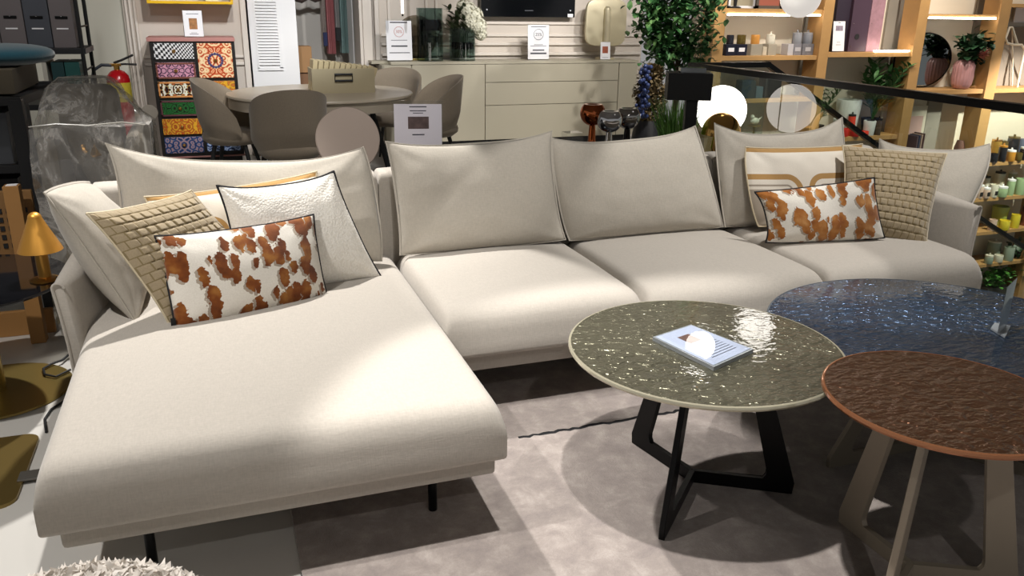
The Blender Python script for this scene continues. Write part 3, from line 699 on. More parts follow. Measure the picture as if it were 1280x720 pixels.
# fire extinguisher
fx = at(148, 100, Y=8.5); FE = thing('fire_extinguisher', 'red fire extinguisher standing between the wall and the painted chest', 'fire extinguisher', (fx.x, 8.5, .2))
RED = M('red_enamel', '#b4121c', .25)
mb = MB(); mb.lathe([(0, .2), (.095, .2), (.1, .22), (.1, .80), (.09, .85), (.06, .885), (.03, .9), (0, .9)], (fx.x, 8.5, 0), 32); mb.build('cylinder', RED, FE)
lbm = MB(); lbm.lathe([(.1012, .62), (.1012, .79)], (fx.x, 8.5, 0), 32); lbm.build('instruction_label', M('yellow_label', '#c9b73d', .5, 0, .3, 40), FE)
mb = MB(); mb.cyl((fx.x, 8.5, .9), .025, .05, 16); mb.box(fx.x-.06, fx.x+.04, 8.48, 8.52, .93, .955, .004); mb.build('valve', BRASS, FE)
mb = MB(); mb.tube([(fx.x-.02, 8.5, .96), (fx.x+.05, 8.5, .985), (fx.x+.15, 8.5, 1.03)], .010, 8); mb.tube([(fx.x-.02, 8.5, .945), (fx.x+.07, 8.5, .95), (fx.x+.17, 8.5, .945)], .009, 8); mb.build('lever', MATT_BLACK, FE)
MB().tube([(fx.x-.04, 8.49, .94), (fx.x-.12, 8.48, .945), (fx.x-.19, 8.47, .90), (fx.x-.215, 8.46, .80), (fx.x-.20, 8.45, .55), (fx.x-.12, 8.42, .35)], .014, 8).build('hose', M('blue_black_rubber', '#1b2430', .5), FE)
tag(MB().box(fx.x-.1, fx.x+.1, 8.4, 8.6, 0, .2, .01).build('plinth', MATT_BLACK, None, loc=(fx.x, 8.5, 0)), 'black plinth block under the fire extinguisher', 'plinth')
# painted chest of drawers
CX0, CX1, CY = -.497, .237, 8.43
CH = thing('painted_chest', 'tall black chest of drawers painted with a different colourful pattern on every front', 'chest of drawers', ((CX0+CX1)/2, CY+.22, 0))
CBK = M('black_satin_wood', '#14110f', .4); CSD = M('dark_brown_side', '#4a3a30', .5)
mb = MB(); mb.box(CX0, CX1, CY, CY+.45, .1, 1.15, .006); mb.build('body', [CBK], CH)
MB().box(CX0-.003, CX0+.001, CY+.01, CY+.44, .12, 1.14).build('side_panel', CSD, CH)
PINK = M('faded_pink_paint', '#b57f78', .5)
MB().box(CX0-.02, CX1+.005, CY-.02, CY+.46, 1.15, 1.185, .004).build('top', PINK, CH)
MB().box(CX0-.01, CX1+.01, CY-.01, CY+.45, .085, .10, .003).build('lower_moulding', PINK, CH)
MB().box(CX0+.02, CX1-.02, CY+.02, CY+.43, 0, .085).build('plinth', CBK, CH)
def paint(name, bg, cols, scale, seed, freq=26):
    t = NT(name); v = t.coord(loc=(seed, seed, seed)); mir = t.new('ShaderNodeVectorMath', operation='ABSOLUTE'); t.l.new(t.coord(), mir.inputs[0])
    mp = t.new('ShaderNodeMapping'); t.l.new(mir.outputs[0], mp.inputs[0]); mp.inputs[1].default_value = (seed, 0, seed)
    scale *= .62; d = t.voro(mp.outputs[0], scale, rand=.9); w = t.noise(mp.outputs[0], scale*1.3, 2)
    s_ = t.math('SINE', t.math('ADD', t.math('MULTIPLY', d, freq*.62), t.math('MULTIPLY', w, 9)))
    f = t.math('ADD', t.math('MULTIPLY', s_, .5), .5)
    n_ = len(cols); st = [(0, srgb(bg))]+[(.30+.6*i/n_, srgb(c)) for i, c in enumerate(cols)]
    t.base(t.ramp(f, st, 'CONSTANT')); t.p(Roughness=.35, Specular_IOR_Level=.3); return t.m
def checker_mat():
    t = NT('warped_checker_paint'); v = t.coord(); w = t.new('ShaderNodeSeparateXYZ'); t.l.new(v, w.inputs[0])
    x = t.math('ADD', t.math('MULTIPLY', w.outputs[0], 60), t.math('MULTIPLY', t.math('MULTIPLY', w.outputs[0], w.outputs[0]), 60)); y = t.math('ADD', t.math('MULTIPLY', w.outputs[2], t.math('ADD', 48., t.math('MULTIPLY', w.outputs[0], 90))), t.math('MULTIPLY', w.outputs[0], 14))
    c = t.new('ShaderNodeCombineXYZ'); t.l.new(x, c.inputs[0]); t.l.new(y, c.inputs[1]); ck = t.new('ShaderNodeTexChecker'); t.l.new(c.outputs[0], ck.inputs[0]); ck.inputs['Scale'].default_value = 1
    ck.inputs[1].default_value = (.8, .8, .8, 1); ck.inputs[2].default_value = (.01, .01, .012, 1); t.base(ck.outputs[0]); t.p(Roughness=.35); return t.m
xl0, xl1, xr0, xr1 = CX0+.03, CX0+.37, CX0+.40, CX1-.03
DR = [('checker', xl0, xl1, .995, 1.135, checker_mat(), None), ('pink', xl0, xl1, .82, .965, paint('pink_scroll_paint', '#d59ab0', ['#5c2450', '#e0b5c4', '#471c40'], 34, 3), '#7a4636'),
 ('multi', xl0, xl1, .65, .795, paint('multicolour_scroll_paint', '#1c0f0c', ['#c8422c', '#3d8a4f', '#e8c14a', '#7ab7d0', '#e8e3d4'], 26, 9), '#d08a4a'), ('green', xl0, xl1, .48, .625, paint('green_scroll_paint', '#1c5a2a', ['#0a1a0d', '#3f9a48', '#141a10'], 32, 4), '#5c3038'),
 ('gold', xl0, xl1, .31, .455, paint('gold_scroll_paint', '#d8a02a', ['#6a2c12', '#e8bc50', '#47200e', '#b8561c'], 30, 5), None), ('blue', xl0, xl1, .135, .285, paint('blue_scroll_paint', '#1c3260', ['#6f8cc0', '#101a33', '#3f61a0', '#a98a8a'], 24, 6), None),
 ('orange', xr0, xr1, .825, 1.135, paint('orange_scroll_paint', '#ecd4a8', ['#d0602a', '#f0e2c0', '#e0903c', '#b8401e'], 24, 7), None), ('yellow', xr0, xr1, .48, .795, paint('amber_scroll_paint', '#e0a82c', ['#7d2f1c', '#ecc460', '#3d1a0c', '#c9722c'], 24, 8), None),
 ('blue', xr0, xr1, .14, .455, paint('navy_scroll_paint', '#1c2c58', ['#7f9fd4', '#24407a', '#afc4e8'], 24, 2), None)]
for nm_, x0, x1, z0, z1, mt, fr in DR:
    big = z1-z0 > .2
    cx, cz = (x0+x1)/2, (z0+z1)/2
    mb = MB(); mb.box(x0-cx, x1-cx, -.018, .0, z0-cz, z1-cz, .003); o = mb.build('door' if big else 'drawer', mt, CH, loc=V((cx, CY, cz))-origin(CH), local=True)
    o['label'] = '%s painted %s front' % ({'multi': 'multicoloured'}.get(nm_, nm_), 'door' if big else 'drawer')
    MB().ball((cx, CY-.030, cz), .016, .014, .016, 16, 10).build('knob', GOLD, o)
    if big and nm_ == 'orange':
        k = MB()
        for q in range(16):
            a = q*PI/8; k.ball((cx+.06*math.cos(a), CY-.018, cz+.06*math.sin(a)), .013, .004, .013, 10, 6)
        k.build('rosette', M('violet_paint', '#3b3566', .4), o)
    if fr:
        k = MB(); k.box(x0+.002, x1-.002, CY-.022, CY-.016, z0+.002, z0+.016); k.box(x0+.002, x1-.002, CY-.022, CY-.016, z1-.016, z1-.002); k.box(x0+.002, x0+.016, CY-.022, CY-.016, z0, z1); k.box(x1-.016, x1-.002, CY-.022, CY-.016, z0, z1); k.build('border', M(nm_+'_border', fr, .45), o)
def sign(name, label, c, w, h, tilt=0., lines=(), picture=None, circ=None, paper=PAPER, foot=True, group=None, inkc=None):
    """acrylic holder with a printed sheet; c = middle of its bottom edge, faces the viewer side (-Y)"""
    t = thing(name, label, 'sign', c, group); c = V(c); ty = math.tan(tilt)
    def pt(u, v, o=0.): return c+V((u*w, v*h*ty+o, v*h+.003))
    mb = MB(); mb.prism([pt(-.5, 0), pt(.5, 0), pt(.5, 1), pt(-.5, 1)], (0, .004, 0)); mb.build('acrylic_sheet', CLEAR, t, smooth=False)
    mb = MB(); mb.prism([pt(-.47, .02, -.0012), pt(.47, .02, -.0012), pt(.47, .96, -.0012), pt(-.47, .96, -.0012)], (0, .0008, 0)); mb.build('printed_sheet', paper, t, smooth=False)
    if foot: MB().box(c.x-w/2, c.x+w/2, c.y-.01, c.y+.07, c.z, c.z+.003).build('foot', CLEAR, t)
    if lines:
        mb = MB()
        for v, half, th in lines: mb.quad(pt(-half, v-th/2, -.002), pt(half, v-th/2, -.002), pt(half, v+th/2, -.002), pt(-half, v+th/2, -.002))
        mb.build('printed_text', inkc or INK, t, smooth=False)
    if picture:
        u0, u1, v0, v1, pm = picture; mb = MB(); mb.quad(pt(u0, v0, -.002), pt(u1, v0, -.002), pt(u1, v1, -.002), pt(u0, v1, -.002)); mb.build('printed_photo', pm, t, smooth=False)
    if circ:
        v, r, body, im = circ; p = pt(0, v, -.003)
        MB().tube([p+V((r*math.cos(a), ty*r*math.sin(a), r*math.sin(a))) for a in [2*PI*k/32 for k in range(32)]], .0025, 5, True).build('printed_ring', im, t)
        text(body, r*.85, p, t, im, (PI/2-tilt, 0, 0))
    return t
PHOTO = M('colour_photo_print', '#9a8f86', .6, 0, .8, 40)
sc_ = at(243, 45, Y=8.47)
sign('sign_holder', 'small white card in an acrylic holder on top of the painted chest', (sc_.x, 8.47, 1.185), .175, .24, .1, [(.10, .22, .02), (.15, .15, .012), (.84, .3, .02)], (-.2, .2, .28, .68, M('orange_blue_print', '#a5703c', .6, 0, .9, 25)))
tag(MB().box(-.20, -.09, 8.72, 8.76, 1.185, 1.285, .004).build('picture_frame', M('beige_frame', '#b3a99c', .6), None, loc=(-.15, 8.74, 1.185)), 'small beige frame behind the card on the painted chest', 'picture frame')
# yellow wall shelf
YS = thing('wall_shelf', 'bright yellow box shelf on the wall above the painted chest', 'shelf', (-.12, 8.8, 1.47)); YEL = M('yellow_lacquer', '#e8b800', .35)
x0, x1 = at(183, 0, Y=8.62).x, at(291, 0, Y=8.62).x
MB().box(x0, x1, 8.62, 8.95, 1.475, 1.50, .003).build('bottom_board', YEL, YS); MB().box(x0, x1, 8.62, 8.95, 1.9, 1.925, .003).build('top_board', YEL, YS)
MB().box(x0, x0+.022, 8.62, 8.95, 1.5, 1.9).build('side_board', YEL, YS); MB().box(x1-.022, x1, 8.62, 8.95, 1.5, 1.9).build('side_board', YEL, YS)
bx('box', 'cream box inside the yellow wall shelf', 'box', .02, .14, 8.7, 8.9, 1.5, 1.66, M('cream_card', '#e6dcc0', .6))
# ================================================================== dining group
DT = thing('dining_table', 'large round greige dining table with a thick rim', 'dining table', (.90, 7.55, 0))
DTM = M('greige_lacquer', '#b6aa98', .35); rr = .80
MB().lathe([(0, .735), (rr-.01, .735), (rr, .742), (rr, .752), (rr-.006, .76), (0, .76)], (.9, 7.55, 0), 96).build('tabletop', DTM, DT)
MB().lathe([(rr-.05, .65), (rr-.018, .65), (rr-.018, .735), (rr-.05, .735), (rr-.05, .65)], (.9, 7.55, 0), 96).build('apron', DTM, DT)
for k in range(4):
    a = PI/4+k*PI/2+.3; MB().tube([(.9+.42*math.cos(a), 7.55+.42*math.sin(a), .65+.085), (.9+.62*math.cos(a), 7.55+.62*math.sin(a), 0)], .025, 10).build('leg', MATT_BLACK, DT)
CHF = fabric('greige_chair_fabric', '#8d8171', 220, .09, .3, .05)
def shell_chair(label, x, y, rz):
    t = thing('dining_chair', label, 'chair', (x, y, 0), 'upholstered dining chairs', rz)
    NA, NZ = 40, 14; PHM = math.radians(118); rings = {}
    mb = MB()
    for side in (0, 1):
        for i in range(NA+1):
            ph = PHM*(2*i/NA-1); k = abs(ph)/PHM
            top = .50+.40*max(0, math.cos(k*PI/2))**.55 if k < 1 else .50
            for j in range(NZ+1):
                f = j/NZ; z = .41+(top-.41)*f
                r = .235+.04*min(1, f*3)+.05*((z-.45)/.45 if z > .45 else 0)*max(0, math.cos(ph))
                r -= (.035*min(1, (1-f)*6+.35)*min(1, (1-k)*8+.35)) if side else 0
                rings[side, i, j] = mb.bm.verts.new(V((r*math.sin(ph)*1.04, r*math.cos(ph)*(.92 if abs(ph) < PI/2 else 1.0)+.0, z)))
    for i in range(NA):
        for j in range(NZ):
            mb.bm.faces.new([rings[0, i, j], rings[0, i+1, j], rings[0, i+1, j+1], rings[0, i, j+1]]); mb.bm.faces.new([rings[1, i+1, j], rings[1, i, j], rings[1, i, j+1], rings[1, i+1, j+1]])
        mb.bm.faces.new([rings[0, i, NZ], rings[0, i+1, NZ], rings[1, i+1, NZ], rings[1, i, NZ]]); mb.bm.faces.new([rings[0, i+1, 0], rings[0, i, 0], rings[1, i, 0], rings[1, i+1, 0]])
    for e in (0, NA):
        for j in range(NZ): mb.bm.faces.new([rings[0, e, j], rings[1, e, j], rings[1, e, j+1], rings[0, e, j+1]])
    mb.build('backrest', CHF, t, local=True, angle=60)
    mb = MB(); mb.lathe([(0, .36), (.20, .365), (.245, .40), (.25, .43), (.235, .465), (.16, .48), (0, .482)], (0, 0, 0), 40); mb.build('seat', CHF, t, local=True, angle=60)
    for sx in (-1, 1):
        for sy in (-1, 1): MB().tube([(sx*.13, sy*.12, .375), (sx*.21, sy*.20, 0)], .014, 10, radii=[.02, .011]).build('leg', MATT_BLACK, t, local=True)
    return t
# a chair at rz=0 has its back towards +Y
shell_chair('greige dining chair at the front of the table, its back to the sofa', .53, 6.62, PI+.1)
shell_chair('greige dining chair at the left of the table, in front of the painted chest', .13, 7.45, PI/2-.25)
shell_chair('greige dining chair behind the table, against the sideboard', 1.66, 8.22, -.5)
shell_chair('greige dining chair right of the table, seen from its side behind the tilted white sign', 1.86, 7.45, -PI/2+.1)
# sample box on the table
bl, br = at(391, 115, Z=.76), at(469, 117, Z=.76)
bl.y = br.y = 7.42; bl.x = at(391, 115, Y=7.42).x; br.x = at(469, 117, Y=7.42).x
SBX = thing('sample_box', 'beige open box with a black label handle on the dining table', 'box', ((bl.x+br.x)/2, 7.55, .76)); KH = M('khaki_card', '#b3a789', .6)
W0, W1 = bl.x, br.x
mb = MB(); mb.box(W0, W1, 7.42, 7.432, .76, .965); mb.build('front_panel', KH, SBX)
for a_, b_ in ((W0, W0+.012), (W1-.012, W1)): MB().box(a_, b_, 7.432, 7.70, .76, .965).build('side_panel', KH, SBX)
MB().box(W0, W1, 7.70, 7.712, .76, .965).build('back_panel', KH, SBX); MB().box(W0, W1, 7.432, 7.70, .76, .772).build('bottom_panel', KH, SBX)
mx_ = (W0+W1)/2+.0; mb = MB()
mb.tube([(mx_-.075, 7.413, .865), (mx_+.075, 7.413, .865), (mx_+.075, 7.413, .918), (mx_-.075, 7.413, .918)], .010, 8, True); mb.build('label_handle', BLACK, SBX)
sw = MB().box(-.021, .021, -.12, .12, 0, .262, .006).build('fabric_swatch', KH, None, local=True)
SWC = [M('swatch_cream', '#c4b48e', .8), M('swatch_sand', '#ab9a72', .8)]
for k in range(12):
    o = sw if k == 0 else sw.copy()
    if k: COL.objects.link(o)
    o.location = (W0+.045+k*(W1-W0-.085)/11-.035, 7.57, .775-.0045*k); o.rotation_euler = (0, .13+.022*k, 0)
    tag(o, 'one of the beige fabric swatches filed in the open sample box', 'fabric swatch', 'fabric swatches in the sample box')
sw.data.materials.clear(); sw.data.materials.append(SWC[0])
# ================================================================== sideboard
SY = 8.75; zT = .93
SBD = thing('sideboard', 'long pale greige sideboard with doors and drawers along the back wall', 'sideboard', (3.1, 8.95, 0)); SBM = M('greige_satin_lacquer', '#b1aa97', .4)
xs = [at(x, 120, Y=SY).x for x in (478, 515.5, 606.5, 772, 795)]
MB().box(xs[0]+.06, xs[4]-.03, SY+.05, 9.12, 0, .085).build('plinth', DARKBOARD, SBD)
MB().box(xs[0]+.01, xs[4]-.01, SY+.02, 9.14, .085, .90, .01).build('body', SBM, SBD)
tpm = MB(); tpm.box(xs[0]-.07, xs[4]+.005, SY-.005, 9.155, .903, .93)
bmesh.ops.bevel(tpm.bm, geom=[e for e in tpm.bm.edges if abs(e.verts[0].co.z-e.verts[1].co.z) > .02 and e.verts[0].co.x < xs[0] and e.verts[0].co.y < 8.8], offset=.17, segments=10, affect='EDGES'); tpm.build('top', SBM, SBD)
g = .004
for a_, b_ in ((0, 1), (1, 2), (3, 4)):
    MB().box(xs[a_]+(.0 if a_ else .02)+g, xs[b_]-g, SY, SY+.02, .09, .898, .002).build('door', SBM, SBD)
for z0, z1 in ((.09, .46), (.466, .705), (.711, .898)): MB().box(xs[2]+g, xs[3]-g, SY, SY+.02, z0, z1, .002).build('drawer', SBM, SBD)
zt = .93
p = at(500, 75, Y=8.86); sign('sign_holder', 'white sale sign with a red ring at the left end of the sideboard', (p.x, 8.86, zt), .285, .42, .06, [(.92, .32, .03), (.50, .3, .012), (.36, .3, .035), (.2, .38, .02)], None, (.70, .05, '30%', INKRED))
# smoked glass disc beside it
p = at(521, 50, Y=9.0); DG = thing('glass_disc', 'round smoked glass disc standing behind the left sale sign', 'glass disc', (p.x, 9.02, zt))
mb = MB(); R_ = .225
mb.lathe([(0, -.004), (R_-.004, -.004), (R_, 0), (R_-.004, .004), (0, .004)], (p.x, 9.02, zt+R_+.012), 64, Matrix.Rotation(PI/2, 3, 'X')); mb.build('disc', glass('smoked_glass', (.62, .58, .52), 1.), DG)
MB().box(p.x-.08, p.x+.08, 8.98, 9.06, zt, zt+.02, .004).build('foot', BRASS_DARK, DG)
# ribbed dark glass vases
def ribbed(name, label, cx, w, h, y=8.92):
    t = thing(name, label, 'vase', (cx, y, zt)); n = 96
    VG = glass('green_grey_glass_%d' % int(h*100), (.60, .68, .66), 1.0)
    mb = MB(); rg = []
    zs = [0, .012, h*.25, h*.5, h*.75, h-.004, h, h-.004, h*.5, .03, .03]; ins = [0]*7+[.012]*4
    for z, i_ in zip(zs, ins):
        rg.append([mb.bm.verts.new(V((cx+(w/2-i_)*math.copysign(abs(math.cos(a))**.75, math.cos(a))*(1+.02*math.sin(a*9)), y+(w*.36-i_)*math.copysign(abs(math.sin(a))**.75, math.sin(a))*(1+.03*math.sin(a*9)), zt+z))) for a in [2*PI*k/n for k in range(n)]])
    for a, b in zip(rg, rg[1:]):
        for k in range(n): mb.bm.faces.new([a[k], a[(k+1) % n], b[(k+1) % n], b[k]])
    mb.bm.faces.new(rg[0]); mb.bm.faces.new(rg[-1]); mb.build('body', VG, t)
    return t
p1, p2 = at(537.5, 50, Y=8.92).x, at(578, 50, Y=8.92).x
va = ribbed('glass_vase', 'tall empty dark green ribbed glass vase on the sideboard', p1, .27, .535)
mb = MB(); mb.lathe([(.12, .31), (.125, .33), (.125, .40), (.12, .42)], (p1, 8.92, zt), 40, squash=.7); mb.build('dark_band', glass('dark_band_glass', (.25, .27, .36), .5), va)
vb = ribbed('glass_vase', 'shorter dark green ribbed glass vase holding white flowers', p2, .27, .335)
mb = MB(); mb.lathe([(.12, .12), (.125, .13), (.125, .18), (.12, .19)], (p2, 8.92, zt), 40, squash=.7); mb.build('dark_band', bpy.data.materials['dark_band_glass'], vb)
def leaf(mb, p, d, L, w, up=V((0, 0, 1)), bend=.15):
    d = d.normalized(); s = d.cross(up); s = s.normalized() if s.length > .05 else V((1, 0, 0)); nn = s.cross(d)
    a = p; m1 = p+d*L*.35-nn*bend*L*.1; m2 = p+d*L*.7-nn*bend*L*.25; e = p+d*L-nn*bend*L*.7
    vs = [mb.bm.verts.new(x) for x in (a, m1+s*w*.5+nn*w*.12, m2+s*w*.42+nn*w*.1, e, m2-s*w*.42+nn*w*.1, m1-s*w*.5+nn*w*.12, m1, m2)]
    for q in ((0, 1, 6), (1, 2, 7, 6), (2, 3, 7), (0, 6, 5), (6, 7, 4, 5), (7, 3, 4)): mb.bm.faces.new([vs[k] for k in q])
LEAFD = M('olive_leaf', '#3d4a2e', .55, 0, .25, 14)
fb = thing('hydrangea_bunch', 'bunch of white hydrangea blooms with olive leaves in the shorter vase', 'flowers', (p2, 8.92, zt+.32)); rnd = random.Random(8)
mb = MB()
for cx, cz, r in ((.04, .18, .10), (.12, .12, .10), (.17, .02, .09), (.09, .07, .10), (.20, -.06, .06), (.0, .22, .06)):
    c_ = V((p2+cx, 8.90, zt+.335+cz))
    for k in range(90):
        d = V((rnd.gauss(0, 1), rnd.gauss(0, 1), rnd.gauss(0, 1))).normalized(); q = c_+d*r; s = d.cross(V((.3, .2, 1))).normalized(); t2 = d.cross(s)
        for a in range(4):
            e = s*math.cos(a*PI/2)+t2*math.sin(a*PI/2); f2 = s*math.cos(a*PI/2+.7)+t2*math.sin(a*PI/2+.7); h2 = s*math.cos(a*PI/2-.7)+t2*math.sin(a*PI/2-.7)
            mb.quad(q, q+h2*.014+d*.004, q+e*.024+d*.007, q+f2*.014+d*.004)
    mb.ball(c_, r*.9, seg=14, rings=8)
mb.build('blooms', M('cream_white_petal', '#dedcc9', .6), fb, recalc=False)
mb = MB()
for k in range(70):
    o_ = V((p2+rnd.uniform(-.14, .05), 8.90+rnd.uniform(-.05, .05), zt+.32+rnd.uniform(-.02, .2))); leaf(mb, o_, V((rnd.uniform(-1, .15), rnd.uniform(-.6, .3), rnd.uniform(.1, 1))), rnd.uniform(.09, .15), .045)
mb.build('leaves', LEAFD, fb, recalc=False)
mb = MB()
for k in range(5): mb.tube([(p2-.05+.025*k, 8.92, zt+.04), (p2-.02+.02*k, 8.91, zt+.36), (p2+.02+.03*k, 8.9, zt+.42)], .006, 6)
mb.build('stems', M('green_stem', '#37472c', .6), fb)
p = at(673, 72, Y=8.88); sign('sign_holder', 'white sign with a 25% ring in the middle of the sideboard', (p.x, 8.88, zt), .265, .385, .05, [(.91, .34, .02), (.42, .2, .015), (.385, .36, .015), (.27, .26, .035), (.18, .36, .045)], None, (.70, .056, '25%', INK))
p = at(756.5, 74, Y=8.82); sign('sign_holder', 'small white card in front of the gold lamp on the sideboard', (p.x, 8.82, zt), .13, .20, .08, [(.12, .3, .02)], (-.28, .25, .35, .72, M('rust_photo_print', '#a3543a', .6, 0, .6, 50)))
# gold lamp: rounded square shade with a tube
p = at(757.5, 28, Y=8.97); GL = thing('table_lamp', 'pale gold table lamp with a rounded square shade on the sideboard', 'lamp', (p.x, 8.98, zt)); GM = M('champagne_gold', '#cdc2a3', .4, .3)
mb = MB(); k = 72; w_, h_ = .255, .255; zc = zt+.155+h_-.01
prof = []
for y_, s_ in ((8.955, .96), (8.958, .985), (8.97, 1.), (8.99, 1.), (9.0, .985), (9.003, .96)):
    prof.append([mb.bm.verts.new(V((p.x+w_*s_*math.copysign(abs(math.cos(a))**.42, math.cos(a)), y_, zc+h_*s_*math.copysign(abs(math.sin(a))**.42, math.sin(a))))) for a in [2*PI*i/k for i in range(k)]])
for a, b in zip(prof, prof[1:]):
    for i in range(k): mb.bm.faces.new([a[i], a[(i+1) % k], b[(i+1) % k], b[i]])
mb.bm.faces.new(prof[0]); mb.bm.faces.new(prof[-1]); mb.build('lamp_shade', GM, GL)
mb = MB(); mb.cyl((p.x, 8.945, zt+.02), .04, .52, 28); mb.ball((p.x, 8.945, zt+.54), .04, seg=24, rings=12); mb.build('stem', GM, GL)
MB().cyl((p.x, 8.95, zt), .11, .02, 40, .004).build('base', GM, GL)
# television
tx0, tx1 = at(601, 10, Y=9.10).x, at(718.5, 10, Y=9.10).x; tz = at(660, 21.5, Y=9.10).z
TV = thing('television', 'black flat television on the wall above the sideboard', 'television', ((tx0+tx1)/2, 9.15, tz))
MB().box(tx0, tx1, 9.09, 9.135, tz, tz+.68, .006).build('screen', M('black_screen', '#07080c', .15), TV)
MB().box((tx0+tx1)/2-.2, (tx0+tx1)/2+.2, 9.16, 9.2, tz+.15, tz+.45).build('wall_bracket', BLACK, TV)
mb = MB(); mb.box((tx0+tx1)/2-.05, (tx0+tx1)/2+.05, 9.087, 9.09, tz+.065, tz+.075); mb.build('maker_mark', M('grey_print', '#3a3d44', .5), TV)
mb = MB()
for x in (tx0+.065, tx1-.06): mb.ball((x, 9.088, tz+.075), .009)
mb.build('indicator', M('white_dot', '#d0d4dd', .4), TV); MB().box(tx1-.09, tx1-.025, 9.086, 9.09, tz+.005, tz+.04).build('sticker', PAPER, TV)
# slim lit pendant tube
p = at(503, 10, Y=8.6); PD = thing('pendant_light', 'slim lit pendant tube hanging before the back wall', 'pendant light', (p.x, 8.6, at(503, 17, Y=8.6).z))
z_ = at(503, 17, Y=8.6).z; MB().cyl((p.x, 8.6, z_), .014, .7, 16).build('diffuser', emit('lit_tube', (1, .93, .82), 3.2), PD); MB().cyl((p.x, 8.6, z_-.025), .009, .025, 12).build('end_cap', BLACK, PD)
MB().cyl((p.x, 8.6, z_+.7), .004, 3.3-z_-.7, 8).build('cord', BLACK, PD)
# clothes and cartons in the bay
rl = thing('clothes_rail', 'dark rail across the bay holding hanging clothes', 'rail', (1.2, 9.5, 2.0)); MB().tube([(.86, 9.5, 2.1), (1.56, 9.5, 2.1)], .014, 10).build('bar', MATT_BLACK, rl)
def garment(label, px0, px1, pyb, mat, hem=None, y=9.5, wav=.02):
    x0, x1 = at(px0, 20, Y=y).x, at(px1, 20, Y=y).x; z0 = at(px0, pyb, Y=y).z
    mb = MB(); n = 20; top = []; 
    for zz in (z0, (z0+1.9)/2, 1.9, 2.02):
        w = 1. if zz < 1.95 else .35; xc = (x0+x1)/2
        top.append([mb.bm.verts.new(V((xc+(x0+(x1-x0)*i/n-xc)*w, y-.06+wav*math.sin(i*1.9), zz))) for i in range(n+1)]+[mb.bm.verts.new(V((xc+(x1-(x1-x0)*i/n-xc)*w, y+.06+wav*math.sin(i*1.3), zz))) for i in range(n+1)])
    for a, b in zip(top, top[1:]):
        for i in range(len(a)): mb.bm.faces.new([a[i], a[(i+1) % len(a)], b[(i+1) % len(a)], b[i]])
    mb.bm.faces.new(top[0]); mb.bm.faces.new(top[-1])
    t = thing('garment', label, 'garment', ((x0+x1)/2, y, z0), 'clothes hanging in the bay')
    mb.build('cloth', mat, t, angle=60); MB().tube([((x0+x1)/2, y, 2.02), ((x0+x1)/2, y, 2.09), ((x0+x1)/2, y+.012, 2.11), ((x0+x1)/2, y+.02, 2.09)], .003, 6).build('hanger_hook', BLACK, t)
    if hem: MB().box(x0-.005, x1+.005, y-.09, y-.055, z0, z0+.14, .004).build('hem_pocket', hem, t)
    return t
garment('patterned white and navy garment hanging at the left in the bay', 402, 406, 57, M('striped_cloth', '#bdb2ac', .9, 0, .4, 60), M('navy_cloth', '#1b2142', .9))
garment('dusty pink garment hanging in the middle of the bay', 407, 417, 67, M('dusty_pink_cloth', '#a86a6c', .9, 0, .08)); garment('grey-white garment with a black pocket hanging right of the pink one', 418, 423, 51, M('grey_white_cloth', '#a9a8a6', .9), M('black_cloth', '#141416', .9))
garment('sage blue garment hanging at the right in the bay', 424, 433, 66, M('sage_cloth', '#7d9693', .9, 0, .06))
bc = at(381, 48, Y=9.45); 
bx('carton', 'upper brown carton in the clothes bay beside the louvred door', 'carton', .90, 1.04, 9.35, 9.6, .79, 1.06, M('brown_carton', '#a07a52', .8)); bx('carton', 'lower larger brown carton in the clothes bay under the other one', 'carton', .88, 1.10, 9.3, 9.62, .0, .78, M('darker_carton', '#7d5c42', .8))
hz_ = thing('coat_hanger', 'dark wooden coat hanger on the clothes rail', 'hanger', (1.02, 9.45, 1.6)); MB().tube([(.9, 9.45, 1.545), (.98, 9.45, 1.52), (1.05, 9.45, 1.56), (1.12, 9.45, 1.53), (1.18, 9.45, 1.55)], .028, 8).build('bar', M('dark_brown_wood', '#2d211c', .6), hz_)
MB().tube([(1.05, 9.45, 1.56), (1.05, 9.5, 2.1)], .004, 6).build('hook', BLACK, hz_)
# ================================================================== behind the sofa
CN = thing('console_table', 'low dark console table along the back of the sofa', 'console table', (1.65, 4.08, 0))
MB().box(.35, 2.45, 3.86, 4.30, .59, .62, .004).build('tabletop', DARKBOARD, CN)
for x in (.38, 2.42):
    for y in (3.89, 4.27): MB().box(x-.02, x+.02, y-.02, y+.02, 0, .59).build('leg', MATT_BLACK, CN)
p = at(435, 174, Y=4.08); RD = thing('round_disc', 'pale pinkish round disc standing behind the sofa, left of the tilted white sign', 'disc', (p.x, 4.08, .62))  # pale round disc on a stand, use unknown
mt = Matrix.Rotation(math.radians(78), 3, 'X'); R_ = .156
MB().lathe([(0, -.006), (R_-.004, -.006), (R_, 0), (R_-.004, .006), (0, .006)], p, 72, mt).build('disc', M('pale_pink_lacquer', '#b3a398', .6), RD)
MB().cyl((p.x, 4.12, .62), .07, .014, 36, .003).build('base', BLACK, RD); MB().tube([(p.x, 4.12, .63), (p.x, 4.10, p.z)], .009, 10).build('stem', BLACK, RD)
p = at(523, 180, Y=4.0)
sg = sign('sign_holder', 'white sheet with a small sofa photo, tilted, standing behind the sofa', (p.x, 4.0, .62), .255, .432, .10, [(.93, .17, .012), (.885, .16, .010), (.86, .10, .008), (.62, .12, .014)], (-.2, .21, .685, .82, M('dark_sofa_photo', '#5c4a48', .6, 0, .8, 30)), None, M('cool_white_paper', '#e4e0ea', .6))
sg.rotation_euler = (0, math.radians(1.5), 0)
